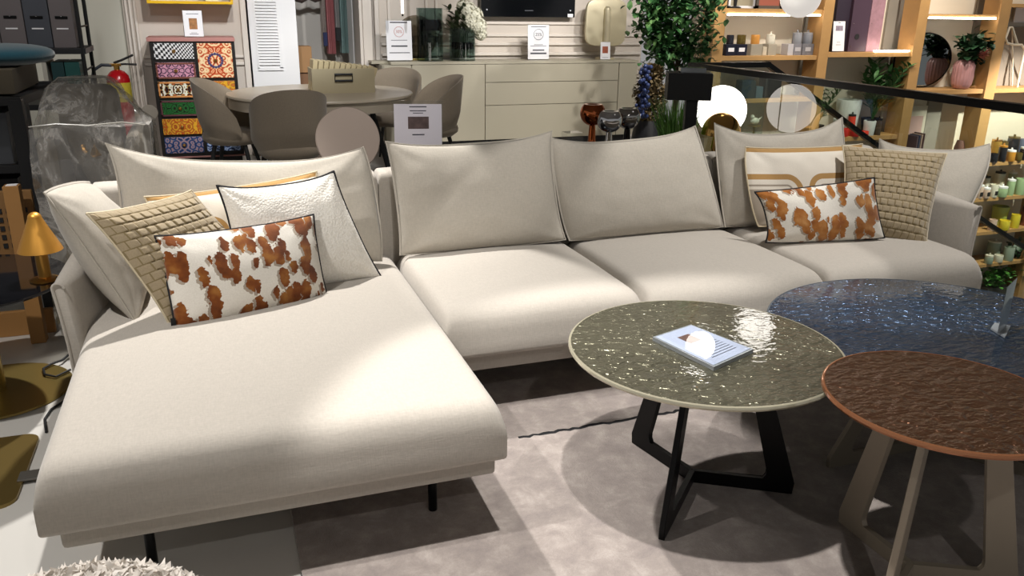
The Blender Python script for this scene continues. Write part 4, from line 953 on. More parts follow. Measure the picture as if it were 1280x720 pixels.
def goblet(label, px, py, y, rpx, mat, stem):
    p = at(px, py, Y=y); r = rpx/FPX*depth(p); t = thing('globe_lamp', label, 'lamp', (p.x, y, .62), 'mirrored globe lamps')
    pr = []
    for k in range(25):
        a = PI*k/24; rr_ = r*math.sin(a); z = -r*math.cos(a)
        pr.append((rr_, z*.98))
    pr = pr[:-6]+[(r*.62, r*.70), (r*.50, r*.69), (r*.3, r*.62), (0, r*.56)]
    MB().lathe(pr, p, 48).build('globe', mat, t)
    h = p.z-r*.95-.62
    MB().lathe([(0, 0), (r*.75, 0), (r*.78, .006), (r*.5, .02), (r*.36, h*.45), (r*.24, h), (0, h)], (p.x, y, .62), 32).build('stem', stem, t)
goblet('mirrored copper globe lamp on a cone foot, left of the chrome one', 741, 141.5, 4.14, 16.0, COPPER, COPPER)
goblet('mirrored chrome globe lamp on a slim foot, middle of three', 762, 150, 4.02, 16.0, CHROME, CHROME)
goblet('mirrored smoke grey globe lamp on a dark foot, right of the chrome one', 785, 146, 4.14, 15.5, SMOKE, M('dark_chrome', '#2b2a2c', .1, 1.))
p = at(716, 180, Y=4.0); ab = thing('acrylic_box', 'small clear acrylic box behind the sofa, left of the copper lamp', 'acrylic box', (p.x, 4.0, .62)); mb = MB(); mb.box(p.x-.05, p.x+.04, 3.96, 4.04, .62, at(716, 165, Y=4.0).z); mb.build('body', CLEAR, ab, smooth=False)
MB().box(p.x-.05, p.x+.04, 3.96, 4.04, .621, .632).build('base', FROST, ab)
# black display stand
BS = thing('display_stand', 'matt black block-topped display stand left of the lit globe lamp', 'stand', (2.86, 4.75, 0))
pc = at(860, 110, Y=4.75); hw = 27/FPX*depth(pc); z0, z1 = at(860, 126, Y=4.65).z, at(860, 92, Y=4.65).z; rt = Matrix.Translation((pc.x, 4.75, 0)) @ Matrix.Rotation(-.42, 4, 'Z')
MB().box(-hw, hw, -.10, .10, z0, z1, .004, mtx=rt).build('top_block', MATT_BLACK, BS)
MB().box(-.01, .065, -.05, .05, .02, z0, .003, mtx=rt).build('post', MATT_BLACK, BS); MB().box(-hw, hw, -.12, .12, 0, .02, .003, mtx=rt).build('foot', MATT_BLACK, BS)
tray = thing('acrylic_tray', 'clear acrylic tray on top of the black display stand', 'tray', (pc.x, 4.75, z1)); MB().box(-hw*.45, hw*.7, -.06, .06, z1, z1+.03, mtx=rt).build('body', FROST, tray)
# grass in a planter
GRN = M('fresh_grass', '#6a9a44', .5, 0, .3, 20); p = at(843, 172, Y=5.3)
gr = thing('potted_grass', 'tall green grass in a dark planter behind the black stand', 'plant', (p.x, 5.3, 0)); MB().lathe([(0, 0), (.10, 0), (.13, .50), (.12, .50), (.11, .46), (0, .46)], (p.x, 5.3, 0), 32).build('planter', DARKBOARD, gr)
mb = MB(); rnd = random.Random(4)
for k in range(420):
    a, r = rnd.uniform(0, 2*PI), .1*math.sqrt(rnd.random()); b0 = V((p.x+r*math.cos(a), 5.3+r*math.sin(a), .46)); o_ = V((math.cos(a), math.sin(a), 0))*rnd.uniform(.0, .13)+V((rnd.gauss(0, .03), rnd.gauss(0, .03), 0)); h = rnd.uniform(.3, .47)
    s = V((rnd.uniform(-1, 1), rnd.uniform(-1, 1), 0)).normalized()*.004; m1 = b0+o_*.35+V((0, 0, h*.6)); e = b0+o_+V((0, 0, h))
    va = [mb.bm.verts.new(x) for x in (b0-s, b0+s, m1+s*.8, m1-s*.8, e)]; mb.bm.faces.new(va[:4]); mb.bm.faces.new([va[3], va[2], va[4]])
mb.build('blades', GRN, gr, recalc=False)
# dried hydrangea and blue berries
p = at(812, 115, Y=6.3); DH = thing('dried_flower_arrangement', 'dried brown hydrangea heads with blue berries beside the sideboard', 'flowers', (p.x, 6.3, 0))
MB().lathe([(0, 0), (.12, 0), (.16, .25), (.12, .52), (.10, .6), (.09, .6), (.1, .5), (0, .45)], (p.x, 6.3, 0), 32).build('vase', DARKBOARD, DH)
mb = MB(); rnd = random.Random(6)
for cx, cz, r in ((.02, .12, .10), (.06, .0, .12), (.01, -.12, .11), (.08, -.18, .09), (-.02, .0, .09), (.06, .15, .07), (.10, -.06, .08)):
    c_ = p+V((cx-.035, -.02, cz))
    for k in range(300):
        d = V((rnd.gauss(0, 1), rnd.gauss(0, 1), rnd.gauss(0, 1))).normalized(); leaf(mb, c_+d*r*rnd.uniform(.6, 1), d+V((rnd.gauss(0, .6), rnd.gauss(0, .6), rnd.gauss(0, .6))), .035, .026)
mb.build('dried_heads', M('dried_petal', '#6b5a3a', .8, 0, .45, 18), DH, recalc=False)
mb = MB()
for k in range(90): mb.ball(p+V((-.10+rnd.gauss(0, .02), rnd.gauss(-.08, .03), rnd.uniform(-.2, .22))), .018, seg=10, rings=6)
mb.build('berries', M('blue_berry', '#2c3a66', .35, 0, .4, 30), DH)['kind'] = 'stuff'
mb = MB()
for k in range(7): mb.tube([(p.x, 6.3, .4), (p.x+.02*(k-3), 6.3+.01*(k % 3), .75), (p.x+.03*(k-3), 6.28, p.z)], .005, 6)
mb.build('stems', M('brown_stem', '#3d2f20', .7), DH)
# leafy tree
TLEAF = NT('ficus_leaf'); f_ = TLEAF.noise(TLEAF.coord(), 9, 2); TLEAF.base(TLEAF.ramp(f_, [(.3, srgb('#2a4d28')), (.5, srgb('#417040')), (.72, srgb('#86b06a'))])); TLEAF.p(Roughness=.4, Specular_IOR_Level=.4)
p = at(850, 40, Y=7.0); TR_ = thing('indoor_tree', 'bushy dark green indoor tree between the sideboard and the oak shelves', 'tree', (p.x, 7.0, 0))
MB().lathe([(0, 0), (.16, 0), (.21, .42), (.19, .42), (.18, .38), (0, .38)], (p.x, 7.0, 0), 36).build('planter', DARKBOARD, TR_)
mb = MB(); mb.tube([(p.x, 7.0, .36), (p.x+.02, 7.0, .8), (p.x-.02, 7.0, 1.3), (p.x, 7.0, 2.0)], .025, 10, radii=[.03, .027, .022, .012]); rnd = random.Random(12)
br = []
for k in range(46):
    z = rnd.uniform(.95, 2.1); a = rnd.uniform(0, 2*PI); L = rnd.uniform(.16, .36)*(1.0 if z > 1.1 else .62); e = V((p.x+L*math.cos(a), 7.0+.8*L*math.sin(a), z+rnd.uniform(.0, .22))); mb.tube([(p.x, 7.0, z-.06), (p.x+.5*L*math.cos(a), 7.0+.4*L*math.sin(a), z+.04), e], .006, 5); br.append(e)
mb.build('trunk', M('tree_bark', '#4a3a2a', .8, 0, .2, 20), TR_)
mb = MB()
for e in br:
    for k in range(80):
        o_ = e+V((rnd.gauss(0, .065), rnd.gauss(0, .07), rnd.gauss(0, .08)))
        leaf(mb, o_, V((rnd.gauss(0, 1), rnd.gauss(-.3, 1), rnd.gauss(-.15, .7))), rnd.uniform(.06, .10), rnd.uniform(.04, .06))
mb.build('foliage', TLEAF.m, TR_, recalc=False)
# ================================================================== lit globe lamp
GX, GY, GZ = at(907.5, 139.5, Y=5.27).x, 5.27, at(907.5, 139.5, Y=5.27).z; GR = 31/FPX*depth((GX, GY, GZ))
tb = thing('pedestal_table', 'small round black pedestal table under the lit globe lamp', 'side table', (GX-.02, 5.2, 0)); MB().cyl((GX-.02, 5.2, 0), .16, .015, 40, .004).build('base', MATT_BLACK, tb); MB().cyl((GX-.02, 5.2, .015), .02, .43, 20).build('column', MATT_BLACK, tb); MB().cyl((GX-.02, 5.2, .445), .22, .015, 48, .004).build('tabletop', MATT_BLACK, tb)
GLP = thing('globe_lamp', 'lit white globe lamp on a polished gold dome, behind the right part of the sofa', 'lamp', (GX-.02, 5.2, .46))
MB().ball((GX, GY+.06, GZ), GR, seg=56, rings=32).build('globe', GLOBE, GLP, angle=180)
dc = at(901, 168, Y=5.06); dr_ = 24.5/FPX*depth(dc); ds = []
for k in range(13): ds.append((dr_*math.cos(PI/2*k/12), dr_*1.12*math.sin(PI/2*k/12)))
MB().lathe([(dr_*.94, -.004), (dr_, 0)]+ds[1:]+[], dc, 48).build('dome', GOLD, GLP)
MB().lathe([(0, .46), (.10, .46), (.10, .475), (.035, .49), (.03, .52), (.045, .56), (.03, dc.z), (0, dc.z)], (dc.x, 5.10, 0), 36).build('base', GOLD, GLP)
MB().tube([(dc.x, 5.10, dc.z), (GX, GY+.06, GZ-GR*.8)], .02, 10).build('stem', GOLD, GLP)
# pendants over the stairwell
def pendant(label, c, r, gm=None):
    t = thing('globe_pendant', label, 'pendant light', (c[0], c[1], c[2]-r), 'opal globe pendants'); MB().ball(c, r, seg=48, rings=28).build('globe', gm or GLOBE2, t, angle=180); MB().cyl((c[0], c[1], c[2]+r-.01), .03, .05, 20).build('cap', BRASS, t); MB().cyl((c[0], c[1], c[2]+r+.04), .004, 3.3-(c[2]+r+.04), 8).build('cord', BLACK, t)
p = at(1001, -4, Y=5.9); pendant('opal globe pendant hanging before the oak shelves', tuple(p), 25/FPX*depth(p))
pendant('opal globe pendant out of view above the rail', (5.02, 6.6, 2.6), .19, GLOBE3); pendant('opal globe pendant out of view above the sofa back', (3.75, 5.64, 2.3), .125, GLOBE3)
# ================================================================== glass rail and stair
RX = 3.85
GRL = thing('glass_railing', 'glass balustrade with a black handrail behind the right end of the sofa', 'railing', (RX, 4.5, 0)); RG = glass('railing_glass', (.86, .92, .89), 1.7)
MB().box(RX-.03, RX+.03, 1.0, 6.28, 1.02, 1.065, .004).build('handrail', BLACK, GRL)
for y0, y1 in ((1.0, 2.9), (2.915, 5.05), (5.065, 6.25)): MB().box(RX-.006, RX+.006, y0, y1, .0, 1.02).build('glass_panel', RG, GRL, smooth=False)
GR2 = thing('glass_railing', 'short glass balustrade with a black handrail across the far end of the stairwell', 'railing', (4.2, 6.3, 0)); e0 = at(962, 76, Y=6.3)
MB().box(RX-.03, e0.x, 6.27, 6.33, 1.02, 1.065, .004).build('handrail', BLACK, GR2); MB().box(RX+.05, e0.x, 6.295, 6.305, 0, 1.02).build('glass_panel', RG, GR2, smooth=False)
HRL = thing('stair_handrail', 'black handrail sloping down the stair behind the glass balustrade', 'handrail', tuple(e0)); pts = [V((e0.x-.02, 6.3, 1.045)), at(1031, 133, Y=6.3), at(1100, 185, Y=6.3), at(1237, 281, Y=6.3), at(1300, 322, Y=6.3)]
mb = MB()
for a, b in zip(pts, pts[1:]):
    a, b = V(a), V(b); u = V((0, 0, .024)); mb.prism([a-u+V((0, -.025, 0)), b-u+V((0, -.025, 0)), b+u+V((0, -.025, 0)), a+u+V((0, -.025, 0))], (0, .05, 0))
mb.build('rail', BLACK, HRL)
ld = MB(); ld.box(3.86, 4.9, 6.34, 10.2, -.25, 0); struct('floor_landing', ld, FLOORM, smooth=False)
stp = thing('staircase', 'pale stair going down behind the glass balustrade', 'stairs', (5.5, 6.9, -1.5))
for k in range(10):
    MB().box(e0.x+.3+.28*k, e0.x+.6+.28*k, 6.34, 7.3, -.17*(k+1)-.04, -.17*(k+1)).build('tread', M('grey_tread', '#8f8c86', .6) if k == 0 else bpy.data.materials['grey_tread'], stp)
# ================================================================== oak shelving wall
sw_ = MB(); sw_.box(4.9, 13.5, 8.0, 8.12, -3.2, 3.3); struct('wall_right', sw_, CREAMW, smooth=False)
for a_, b_, z0 in ((1001, 1019, .6), (1102, 1122, .6), (1212, 1232, .6), (1172, 1190, -.8)):
    xa, xb = at(a_, 60, Y=7.98).x, at(b_, 60, Y=7.98).x; trim(MB().box(xa, xb, 7.965, 8.0, z0 if z0 > 0 else -1.2, 3.2 if z0 > 0 else .55, .004), GREYP)
OS = thing('oak_shelving', 'tall oak shelving wall with lit shelves beyond the stairwell', 'shelving', (7.5, 7.8, -3.2))
PX = [(4.86, 4.99), (6.19, 6.32), (7.47, 7.61), (8.66, 8.82), (9.95, 10.1), (11.3, 11.45)]
for x0, x1 in PX: MB().box(x0, x1, 7.6, 7.84, -3.2, 3.2, .004).build('post', OAK, OS)
def board(x0, x1, z, th=.045, led=None, y1=7.98):
    o = MB().box(x0, x1, 7.62, y1, z-th, z, .003).build('shelf_board', OAK, OS)
    if led: MB().box(led[0], led[1], 7.612, 7.628, led[2], led[2]+.018).build('led_strip', LED, o)
board(4.99, 6.19, 1.505, .06, (5.02, 6.16, 1.437)); board(4.99, 6.19, 1.035, .045); board(4.99, 6.19, .59, .04); board(4.99, 6.19, .06, .04); board(4.99, 6.19, -.6, .04)
board(6.32, 7.47, 1.065, .05, (6.95, 7.44, 1.07)); board(6.32, 7.47, .14, .05); board(6.32, 7.47, -.7, .05)
board(7.61, 8.66, 1.475, .045, (7.64, 8.63, 1.425)); board(7.61, 9.95, .635, .05); board(7.61, 8.66, -.35, .05)
for z in (-.26, -.71, -1.155, -1.60, -2.15): board(8.82, 9.95, z, .045); board(10.1, 11.3, z, .045)
board(8.82, 9.95, 1.6, .04); board(10.1, 11.3, .6, .04)
SYI = 7.74
def jar(label, px, z, w_px, h_px, mat, lid=None, group=None, name='candle_jar', cat='candle', y=SYI, taper=1., wax=None):
    p = at(px, 100, Y=y); b_ = at(px, 100, Y=y); dist = depth((b_.x, y, z))
    # pixel column at that height
    lo = 100.
    for _ in range(3):
        q = at(px, lo, Y=y); lo += (q.z-z)/(dist/FPX)
    q = at(px, lo, Y=y); k = dist/FPX; r = w_px*.5*k; h = h_px*k; t = thing(name, label, cat, (q.x, y, z), group)
    pr = [(0, 0), (r*taper*.96, 0), (r*taper, h*.06), (r, h*.94), (r*.96, h), (r*.88, h), (r*.86, h*.8), (0, h*.78)]
    MB().lathe(pr, (q.x, y, z), 24).build('jar', mat, t)
    if wax: MB().lathe([(0, h*.2), (r*.9*taper, h*.2), (r*.9, h*.72), (0, h*.74)], (q.x, y, z), 20).build('wax', wax, t)
    if lid: MB().lathe([(0, h), (r*.98, h), (r*.98, h+.02), (r*.2, h+.025), (r*.18, h+.045), (0, h+.05)], (q.x, y, z), 20).build('lid', lid, t)
    return t
def cbox(label, px0, px1, z, h_px, mat, y0=7.68, dep=.12, group=None, name='gift_box', badge=None, cat='box'):
    pm = (px0+px1)/2; lo = 60.
    d = at(pm, lo, Y=y0).length
    for _ in range(3):
        q = at(pm, lo, Y=y0); lo += (q.z-z)/(depth(q)/FPX)
    xa, xb = at(px0, lo, Y=y0).x, at(px1, lo, Y=y0).x; k = depth(((xa+xb)/2, y0, z))/FPX
    o = MB().box(xa, xb, y0, y0+dep, z, z+h_px*k, .003).build(name, mat, None, loc=((xa+xb)/2, y0+dep/2, z)); tag(o, label, cat, group)
    if badge: MB().box((xa+xb)/2-.035, (xa+xb)/2+.035, y0-.003, y0, z+h_px*k*.35, z+h_px*k*.7).build('badge', badge, o)
    return o, z+h_px*k
NAVYB = M('navy_gift_box', '#15172a', .4); CLB = M('pale_clear_box', '#b5ad9c', .3, 0, Transmission_Weight=.4); GYB = M('grey_gift_box', '#77767c', .5); LGB = M('light_grey_box', '#aaa8ab', .5)
AMB = M('amber_wax', '#b9813c', .3); DGL = M('dark_patterned_glass', '#22222b', .15, 0, .8, 40); GLDJ = M('gold_black_jar', '#6b5a2c', .2, .4, .7, 40); GRJ = M('grey_jar', '#83858b', .25); PALEJ = M('pale_flecked_jar', '#c2bdae', .25, 0, .2, 40)
G1 = 'boxed candles on the oak shelf below the lit strip'
_, t1 = cbox('navy gift box at the left end of the oak shelf, patterned jar on it', 907, 919.5, 1.036, 13.5, NAVYB, group=G1, badge=PAPER); _, t2 = cbox('navy gift box with a gold-and-black jar on it', 920, 933, 1.036, 13.5, NAVYB, group=G1, badge=PAPER)
jar('blue and white patterned jar on the left navy box', 912, t1, 9, 11, DGL, group=G1); jar('gold and black jar on the second navy box', 926, t2, 11, 11, GLDJ, group=G1)
_, t3 = cbox('clear pale box with an amber candle on it', 938, 952, 1.036, 13.5, CLB, group=G1); jar('amber candle in a glass on the clear pale box', 943.5, t3, 11, 11, AMB, group=G1)
cbox('narrow pale box between two clear boxes on the oak shelf', 953, 958, 1.036, 10, M('narrow_pale_box', '#b8ad98', .6), group=G1)
_, t4 = cbox('clear box with a lidded flecked jar on it', 959.5, 970, 1.036, 13.5, CLB, group=G1); jar('lidded flecked jar on the clear box', 962.5, t4, 11, 9, PALEJ, PALEJ, group=G1)
cbox('light grey box at the left of the grey candle group', 984, 991, 1.036, 13.5, LGB, group=G1); _, t5 = cbox('grey box under the left grey jar', 991.5, 1001, 1.036, 13.5, GYB, group=G1, badge=LGB); _, t6 = cbox('striped grey box under the right grey jar', 1002, 1016, 1.036, 13.5, M('striped_grey_box', '#6a696e', .5, 0, .4, 60), group=G1, badge=LGB)
jar('grey lidded jar on the left grey box', 995.5, t5, 11.5, 11, GRJ, GRJ, group=G1); jar('grey lidded jar with a pale spot on the right grey box', 1008.5, t6, 12.5, 11, M('spotted_grey_jar', '#777a82', .25), GRJ, group=G1)
# pictures on the upper shelf
def picture(label, px0, px1, z, h, frame_m, art, y=7.70, fw=.03):
    xa, xb = at(px0, 8, Y=y).x, at(px1, 8, Y=y).x; t = thing('framed_picture', label, 'picture', ((xa+xb)/2, y, z))
    MB().box(xa, xb, y, y+.01, z, z+h).build('print', art, t, smooth=False); mb = MB(); mb.box(xa, xb, y-.012, y+.012, z, z+fw); mb.box(xa, xb, y-.012, y+.012, z+h-fw, z+h); mb.box(xa, xa+fw, y-.012, y+.012, z, z+h); mb.box(xb-fw, xb, y-.012, y+.012, z, z+h); mb.build('frame', frame_m, t); return t, (xa, xb)
ART = NT('pink_blob_print'); c_ = ART.coord(); s_ = ART.new('ShaderNodeVectorMath', operation='LENGTH'); ART.l.new(c_, s_.inputs[0]); ART.base(ART.ramp(s_.outputs['Value'], [(.20, srgb('#a8604e')), (.24, srgb('#9b9a94'))])); ART.p(Roughness=.5)
picture('grey-framed picture of a reddish round shape on the top oak shelf', 944.5, 977, 1.506, .5, M('grey_wood_frame', '#5a524a', .5), ART.m)
picture('white-framed picture at the left end of the top oak shelf', 910, 943, 1.506, .5, WHITE, M('beige_print', '#a59c84', .6), y=7.78, fw=.022)
vs = thing('black_figurine', 'black slender figurine before the white-framed picture', 'figurine', (at(919, 6, Y=7.68).x, 7.68, 1.506)); MB().lathe([(0, 0), (.06, 0), (.06, .012), (.015, .02), (.02, .1), (.012, .2), (.018, .3), (0, .32)], (at(919, 6, Y=7.68).x, 7.68, 1.506), 20).build('body', MATT_BLACK, vs)
bx('white_book', 'white flat book lying beside the black figurine', 'book', at(923, 9, Y=7.66).x, at(935, 9, Y=7.66).x, 7.65, 7.75, 1.506, 1.53, PAPER)
# lower shelves of the first bay
DKT = M('dark_teal_bin', '#1d2b2d', .6)
cbox('dark teal bin on the second oak shelf behind the globe lamp', 926, 943, .591, 22, DKT, group='dark bins behind the glass'); cbox('black bin on the second oak shelf right of the dark teal one', 955, 975, .591, 30, M('black_bin', '#15181a', .6), group='dark bins behind the glass'); cbox('grey-blue bin on the second oak shelf', 944.5, 953, .591, 14, M('blue_grey_bin', '#4b5c66', .6), group='dark bins behind the glass')
TLG = M('teal_glass', '#5d8489', .2); GR_ = M('lime_cup', '#8aa06a', .4)
bird = thing('bird_ornament', 'small white and gold bird ornament on a tiny stand behind the globe lamp', 'ornament', (at(944, 146, Y=7.7).x, 7.7, .062)); bxp = at(944, 146, Y=7.7); MB().cyl((bxp.x, 7.7, .062), .012, bxp.z-.10-.062, 12).build('stand', BRASS_DARK, bird); MB().cyl((bxp.x, 7.7, bxp.z-.1), .07, .01, 24).build('plate', M('gold_plate', '#a58a55', .3, .6), bird)
mb = MB(); mb.ball((bxp.x, 7.7, bxp.z-.045), .055, .035, .038); mb.ball((bxp.x-.035, 7.7, bxp.z+.0), .025); mb.lathe([(.012, 0), (0, .06)], (bxp.x+.05, 7.7, bxp.z-.03), 10, Matrix.Rotation(.9, 3, 'Y')); mb.build('bird', M('white_porcelain', '#d8d2c2', .3), bird)
jar('teal glass bowl on the low oak shelf behind the glass', 961, .061, 14, 12, TLG, name='glass_bowl', cat='bowl', taper=.6); jar('lime green cup on the low oak shelf behind the glass', 958, .061, 9, 10, GR_, name='cup', cat='cup', y=7.66); jar('teal bowl on the low oak shelf next to the globe lamp', 935, .061, 16, 9, TLG, name='glass_bowl', cat='bowl', taper=.6)
# second bay: folders and brochure
PUR = M('aubergine_card', '#43303f', .5); PUR2 = M('dark_plum_card', '#2c2230', .5); FLO = M('rose_floral_card', '#94707a', .6, 0, .45, 16)
def folder(label, px0, px1, mat, h, y=7.74, dot=True, lean=.0):
    q = at((px0+px1)/2, 66, Y=y); xa, xb = at(px0, 66, Y=y).x, at(px1, 66, Y=y).x; t = tag(MB().box(xa, xb, y, y+.2, 1.066, 1.066+h, .004).build('box_folder', mat, None, loc=((xa+xb)/2, y+.1, 1.066)), label, 'box folder', 'upright box folders on the oak shelf')
    if dot: MB().cyl(((xa+xb)/2-.02, y-.001, 1.066+.16), .03, .004, 20, mtx=Matrix.Rotation(PI/2, 3, 'X')).build('finger_hole', MATT_BLACK, t)
    for z in (.06, .3):
        MB().ball((xa+.03, y-.002, 1.066+z), .006, seg=8, rings=6).build('rivet', CHROME, t)
    return t
folder('dark plum box folder behind the white brochure', 1039, 1060, PUR2, .62, 7.78); folder('aubergine box folder between the plum and the floral one', 1059, 1081, PUR, .68); folder('rose floral box folder at the right of the row', 1081.5, 1098, FLO, .66, dot=False)
p = at(1047, 67, Y=7.68); sign('sign_holder', 'white brochure in front of the plum box folder on the oak shelf', (p.x, 7.68, 1.067), .165, .33, .12, [(.30, .14, .012), (.22, .2, .012), (.92, .1, .02)], (-.28, .30, .66, .82, M('multi_swatch_print', '#8a7f8f', .6, 0, .8, 60)), foot=False)
# palm, pot and red jars below
p = at(1092, 150, Y=7.75); PL = thing('potted_palm', 'green palm in a pot on the oak shelf behind the stair handrail', 'plant', (p.x, 7.78, .141)); MB().lathe([(0, .14), (.09, .14), (.12, .32), (.11, .32), (.1, .29), (0, .29)], (p.x, 7.78, 0), 28).build('pot', MATT_BLACK, PL)
mb = MB(); rnd = random.Random(9); PALM = M('palm_leaf', '#3a6134', .5, 0, .4, 10)
for k in range(15):
    a = rnd.uniform(0, 2*PI); L = rnd.uniform(.45, .78); sp_ = rnd.uniform(.15, .40); b0 = V((p.x, 7.78, .29)); pts_ = [b0+V((math.cos(a)*sp_*f, -abs(math.sin(a))*sp_*f*.4+.08*math.sin(a)*f, L*f*(1.15-.3*f))) for f in [i/8 for i in range(9)]]
    mb.tube(pts_, .004, 5)
    for i in range(2, 9):
        for sd in (-1, 1): leaf(mb, pts_[i], V((math.sin(a)*sd+rnd.gauss(0, .2), .3*rnd.gauss(0, 1)-.2, .55))+V((math.cos(a)*.4, 0, 0)), .25-.014*i, .045)
mb.build('fronds', PALM, PL, recalc=False)
p2_ = at(1028, 112, Y=7.75); PL2 = thing('potted_palm', 'small light green palm partly hidden by the reflected globe', 'plant', (p2_.x+.05, 7.82, .141)); MB().lathe([(0, .14), (.06, .14), (.08, .26), (.07, .26), (0, .24)], (p2_.x+.05, 7.82, 0), 24).build('pot', MATT_BLACK, PL2); mb = MB()
for k in range(9):
    a = rnd.uniform(0, 2*PI); b0 = V((p2_.x+.05, 7.82, .25)); pts_ = [b0+V((math.cos(a)*.2*f, -.06*f, .45*f*(1.2-.35*f))) for f in [i/6 for i in range(7)]]; mb.tube(pts_, .003, 5)
    for i in range(1, 7):
        for sd in (-1, 1): leaf(mb, pts_[i], V((math.sin(a)*sd, -.3, .5)), .11, .025)
mb.build('fronds', M('light_palm_leaf', '#54744a', .5, 0, .3, 10), PL2, recalc=False)
WJ = M('white_candle_pot', '#d3d6d2', .3); RJ = M('orange_red_candle', '#d8402a', .35); G2 = 'pots on the oak shelf behind the stair handrail'
jar('large white tapered pot on the oak shelf behind the stair handrail', 1056, .141, 30, 42, WJ, taper=.8, name='white_pot', cat='pot', y=7.84, group=G2); jar('orange-red candle with a black label before the large white pot', 1062, .141, 9, 24, RJ, MATT_BLACK, y=7.70, group=G2); jar('low red candle left of the orange one', 1055, .141, 9, 10, M('red_candle', '#c92c22', .35), y=7.66, group=G2); jar('white candle pot with a red lower half beside the palm', 1085, .141, 15, 18, WJ, taper=.85, y=7.68, group=G2); jar('short red candle in the middle of the pots', 1068, .141, 11, 8, M('deep_red_candle', '#b5281f', .35), y=7.64, group=G2); jar('short orange candle right of the middle of the pots', 1079, .141, 12, 6, RJ, y=7.64, group=G2); jar('dark brown bottle at the right of the pots', 1096, .141, 8, 18, M('brown_glass', '#4a3a2a', .2), BLACK, y=7.66, group=G2, name='bottle', cat='bottle'); jar('white cup between the large white pot and the rail', 1046, .141, 14, 22, WJ, y=7.68, group=G2, name='white_pot', cat='pot')
# third bay: round mirror, pink vase
p = at(1152, 84, Y=7.93); MR = thing('round_mirror', 'large dark-edged rounded mirror leaning behind the pink vase', 'mirror', (p.x, 7.93, .64)); rm = 33/FPX*depth(p); mtx = Matrix.Rotation(PI/2, 3, 'X')
MB().lathe([(0, -.004), (rm-.012, -.004), (rm-.012, .004), (0, .004)], (p.x, 7.925, .64+rm), 72, Matrix.Scale(1.36, 3, V((1, 0, 0))) @ mtx).build('mirror_glass', M('mirror_silver', '#8f9696', .02, 1.), MR); MB().lathe([(rm-.013, -.012), (rm, -.012), (rm, .012), (rm-.013, .012), (rm-.013, -.012)], (p.x, 7.93, .64+rm), 72, Matrix.Scale(1.36, 3, V((1, 0, 0))) @ mtx).build('frame', BLACK, MR)
p = at(1200, 112, Y=7.72); PV = thing('pink_vase', 'pink ribbed bulbous vase with leaves before the round mirror', 'vase', (p.x, 7.72, .636)); k = depth(p)/FPX; mb = MB(); rg = []
for r_, z in ((6, 0), (9, 1), (11.5, 6), (12.5, 14), (12.2, 22), (12.4, 28), (9.5, 33.5), (6.5, 35), (5.5, 34), (4, 28)):
    rg.append([mb.bm.verts.new(V((p.x+r_*k*(1+.022*math.cos(a*20))*math.cos(a), 7.72+r_*k*(1+.022*math.cos(a*20))*math.sin(a), .636+z*k))) for a in [2*PI*i/128 for i in range(128)]])
for a, b in zip(rg, rg[1:]):
    for i in range(128): mb.bm.faces.new([a[i], a[(i+1) % 128], b[(i+1) % 128], b[i]])
mb.bm.faces.new(rg[0]); mb.bm.faces.new(rg[-1]); mb.build('body', M('rose_pink_ceramic', '#c08f8e', .3), PV, angle=80)
bq_ = thing('leaf_bouquet', 'bunch of dark green leaves with one pink flower in the pink vase', 'flowers', (p.x, 7.72, .636+34*k)); mb = MB(); rnd = random.Random(21)
for i in range(190):
    o_ = V((p.x+rnd.gauss(.02, .09), 7.70+rnd.uniform(-.12, .06), .636+k*rnd.gauss(50, 7))); leaf(mb, o_, V((rnd.gauss(0, 1), rnd.gauss(-.6, .7), rnd.gauss(.1, .7))), rnd.uniform(.08, .13), .08)
for i in range(25): leaf(mb, V((p.x+rnd.uniform(.1, .26), 7.70, .636+k*rnd.uniform(30, 48))), V((rnd.gauss(.4, .8), -.4, rnd.gauss(0, .7))), .08, .05)
mb.build('leaves', M('dark_bouquet_leaf', '#24452a', .5, 0, .35, 14), bq_, recalc=False)
mb = MB()
for i in range(6): mb.tube([(p.x+.004*i-.01, 7.72, .636+30*k), (p.x+.03*(i-2.5), 7.71, .636+46*k)], .004, 6)
mb.tube([(p.x, 7.71, .636+34*k), (p.x+.2, 7.66, .636+46*k)], .004, 6); mb.build('stems', bpy.data.materials['green_stem'], bq_)
fl_ = at(1222, 66, Y=7.64); mb = MB()
for i in range(46): leaf(mb, fl_+V((-.07, -.06, -.03)), V((1+rnd.gauss(0, .2), rnd.gauss(-.5, .3), rnd.gauss(.3, .4))), rnd.uniform(.10, .16), .035)
mb.build('flower', M('pink_petal', '#d99a8e', .5), bq_, recalc=False)
p = at(1216, 112, Y=7.80); cv = thing('clear_vase', 'clear glass vase on a cork foot between the pink vase and the oak post', 'vase', (p.x, 7.8, .636)); MB().cyl((p.x, 7.8, .636), .075, .03, 28, .006).build('foot', OAK, cv); MB().lathe([(.05, .666), (.055, .95), (.05, .95), (.045, .67)], (p.x, 7.8, 0), 28).build('body', glass('vase_glass', (.9, .95, .93), 1.), cv)
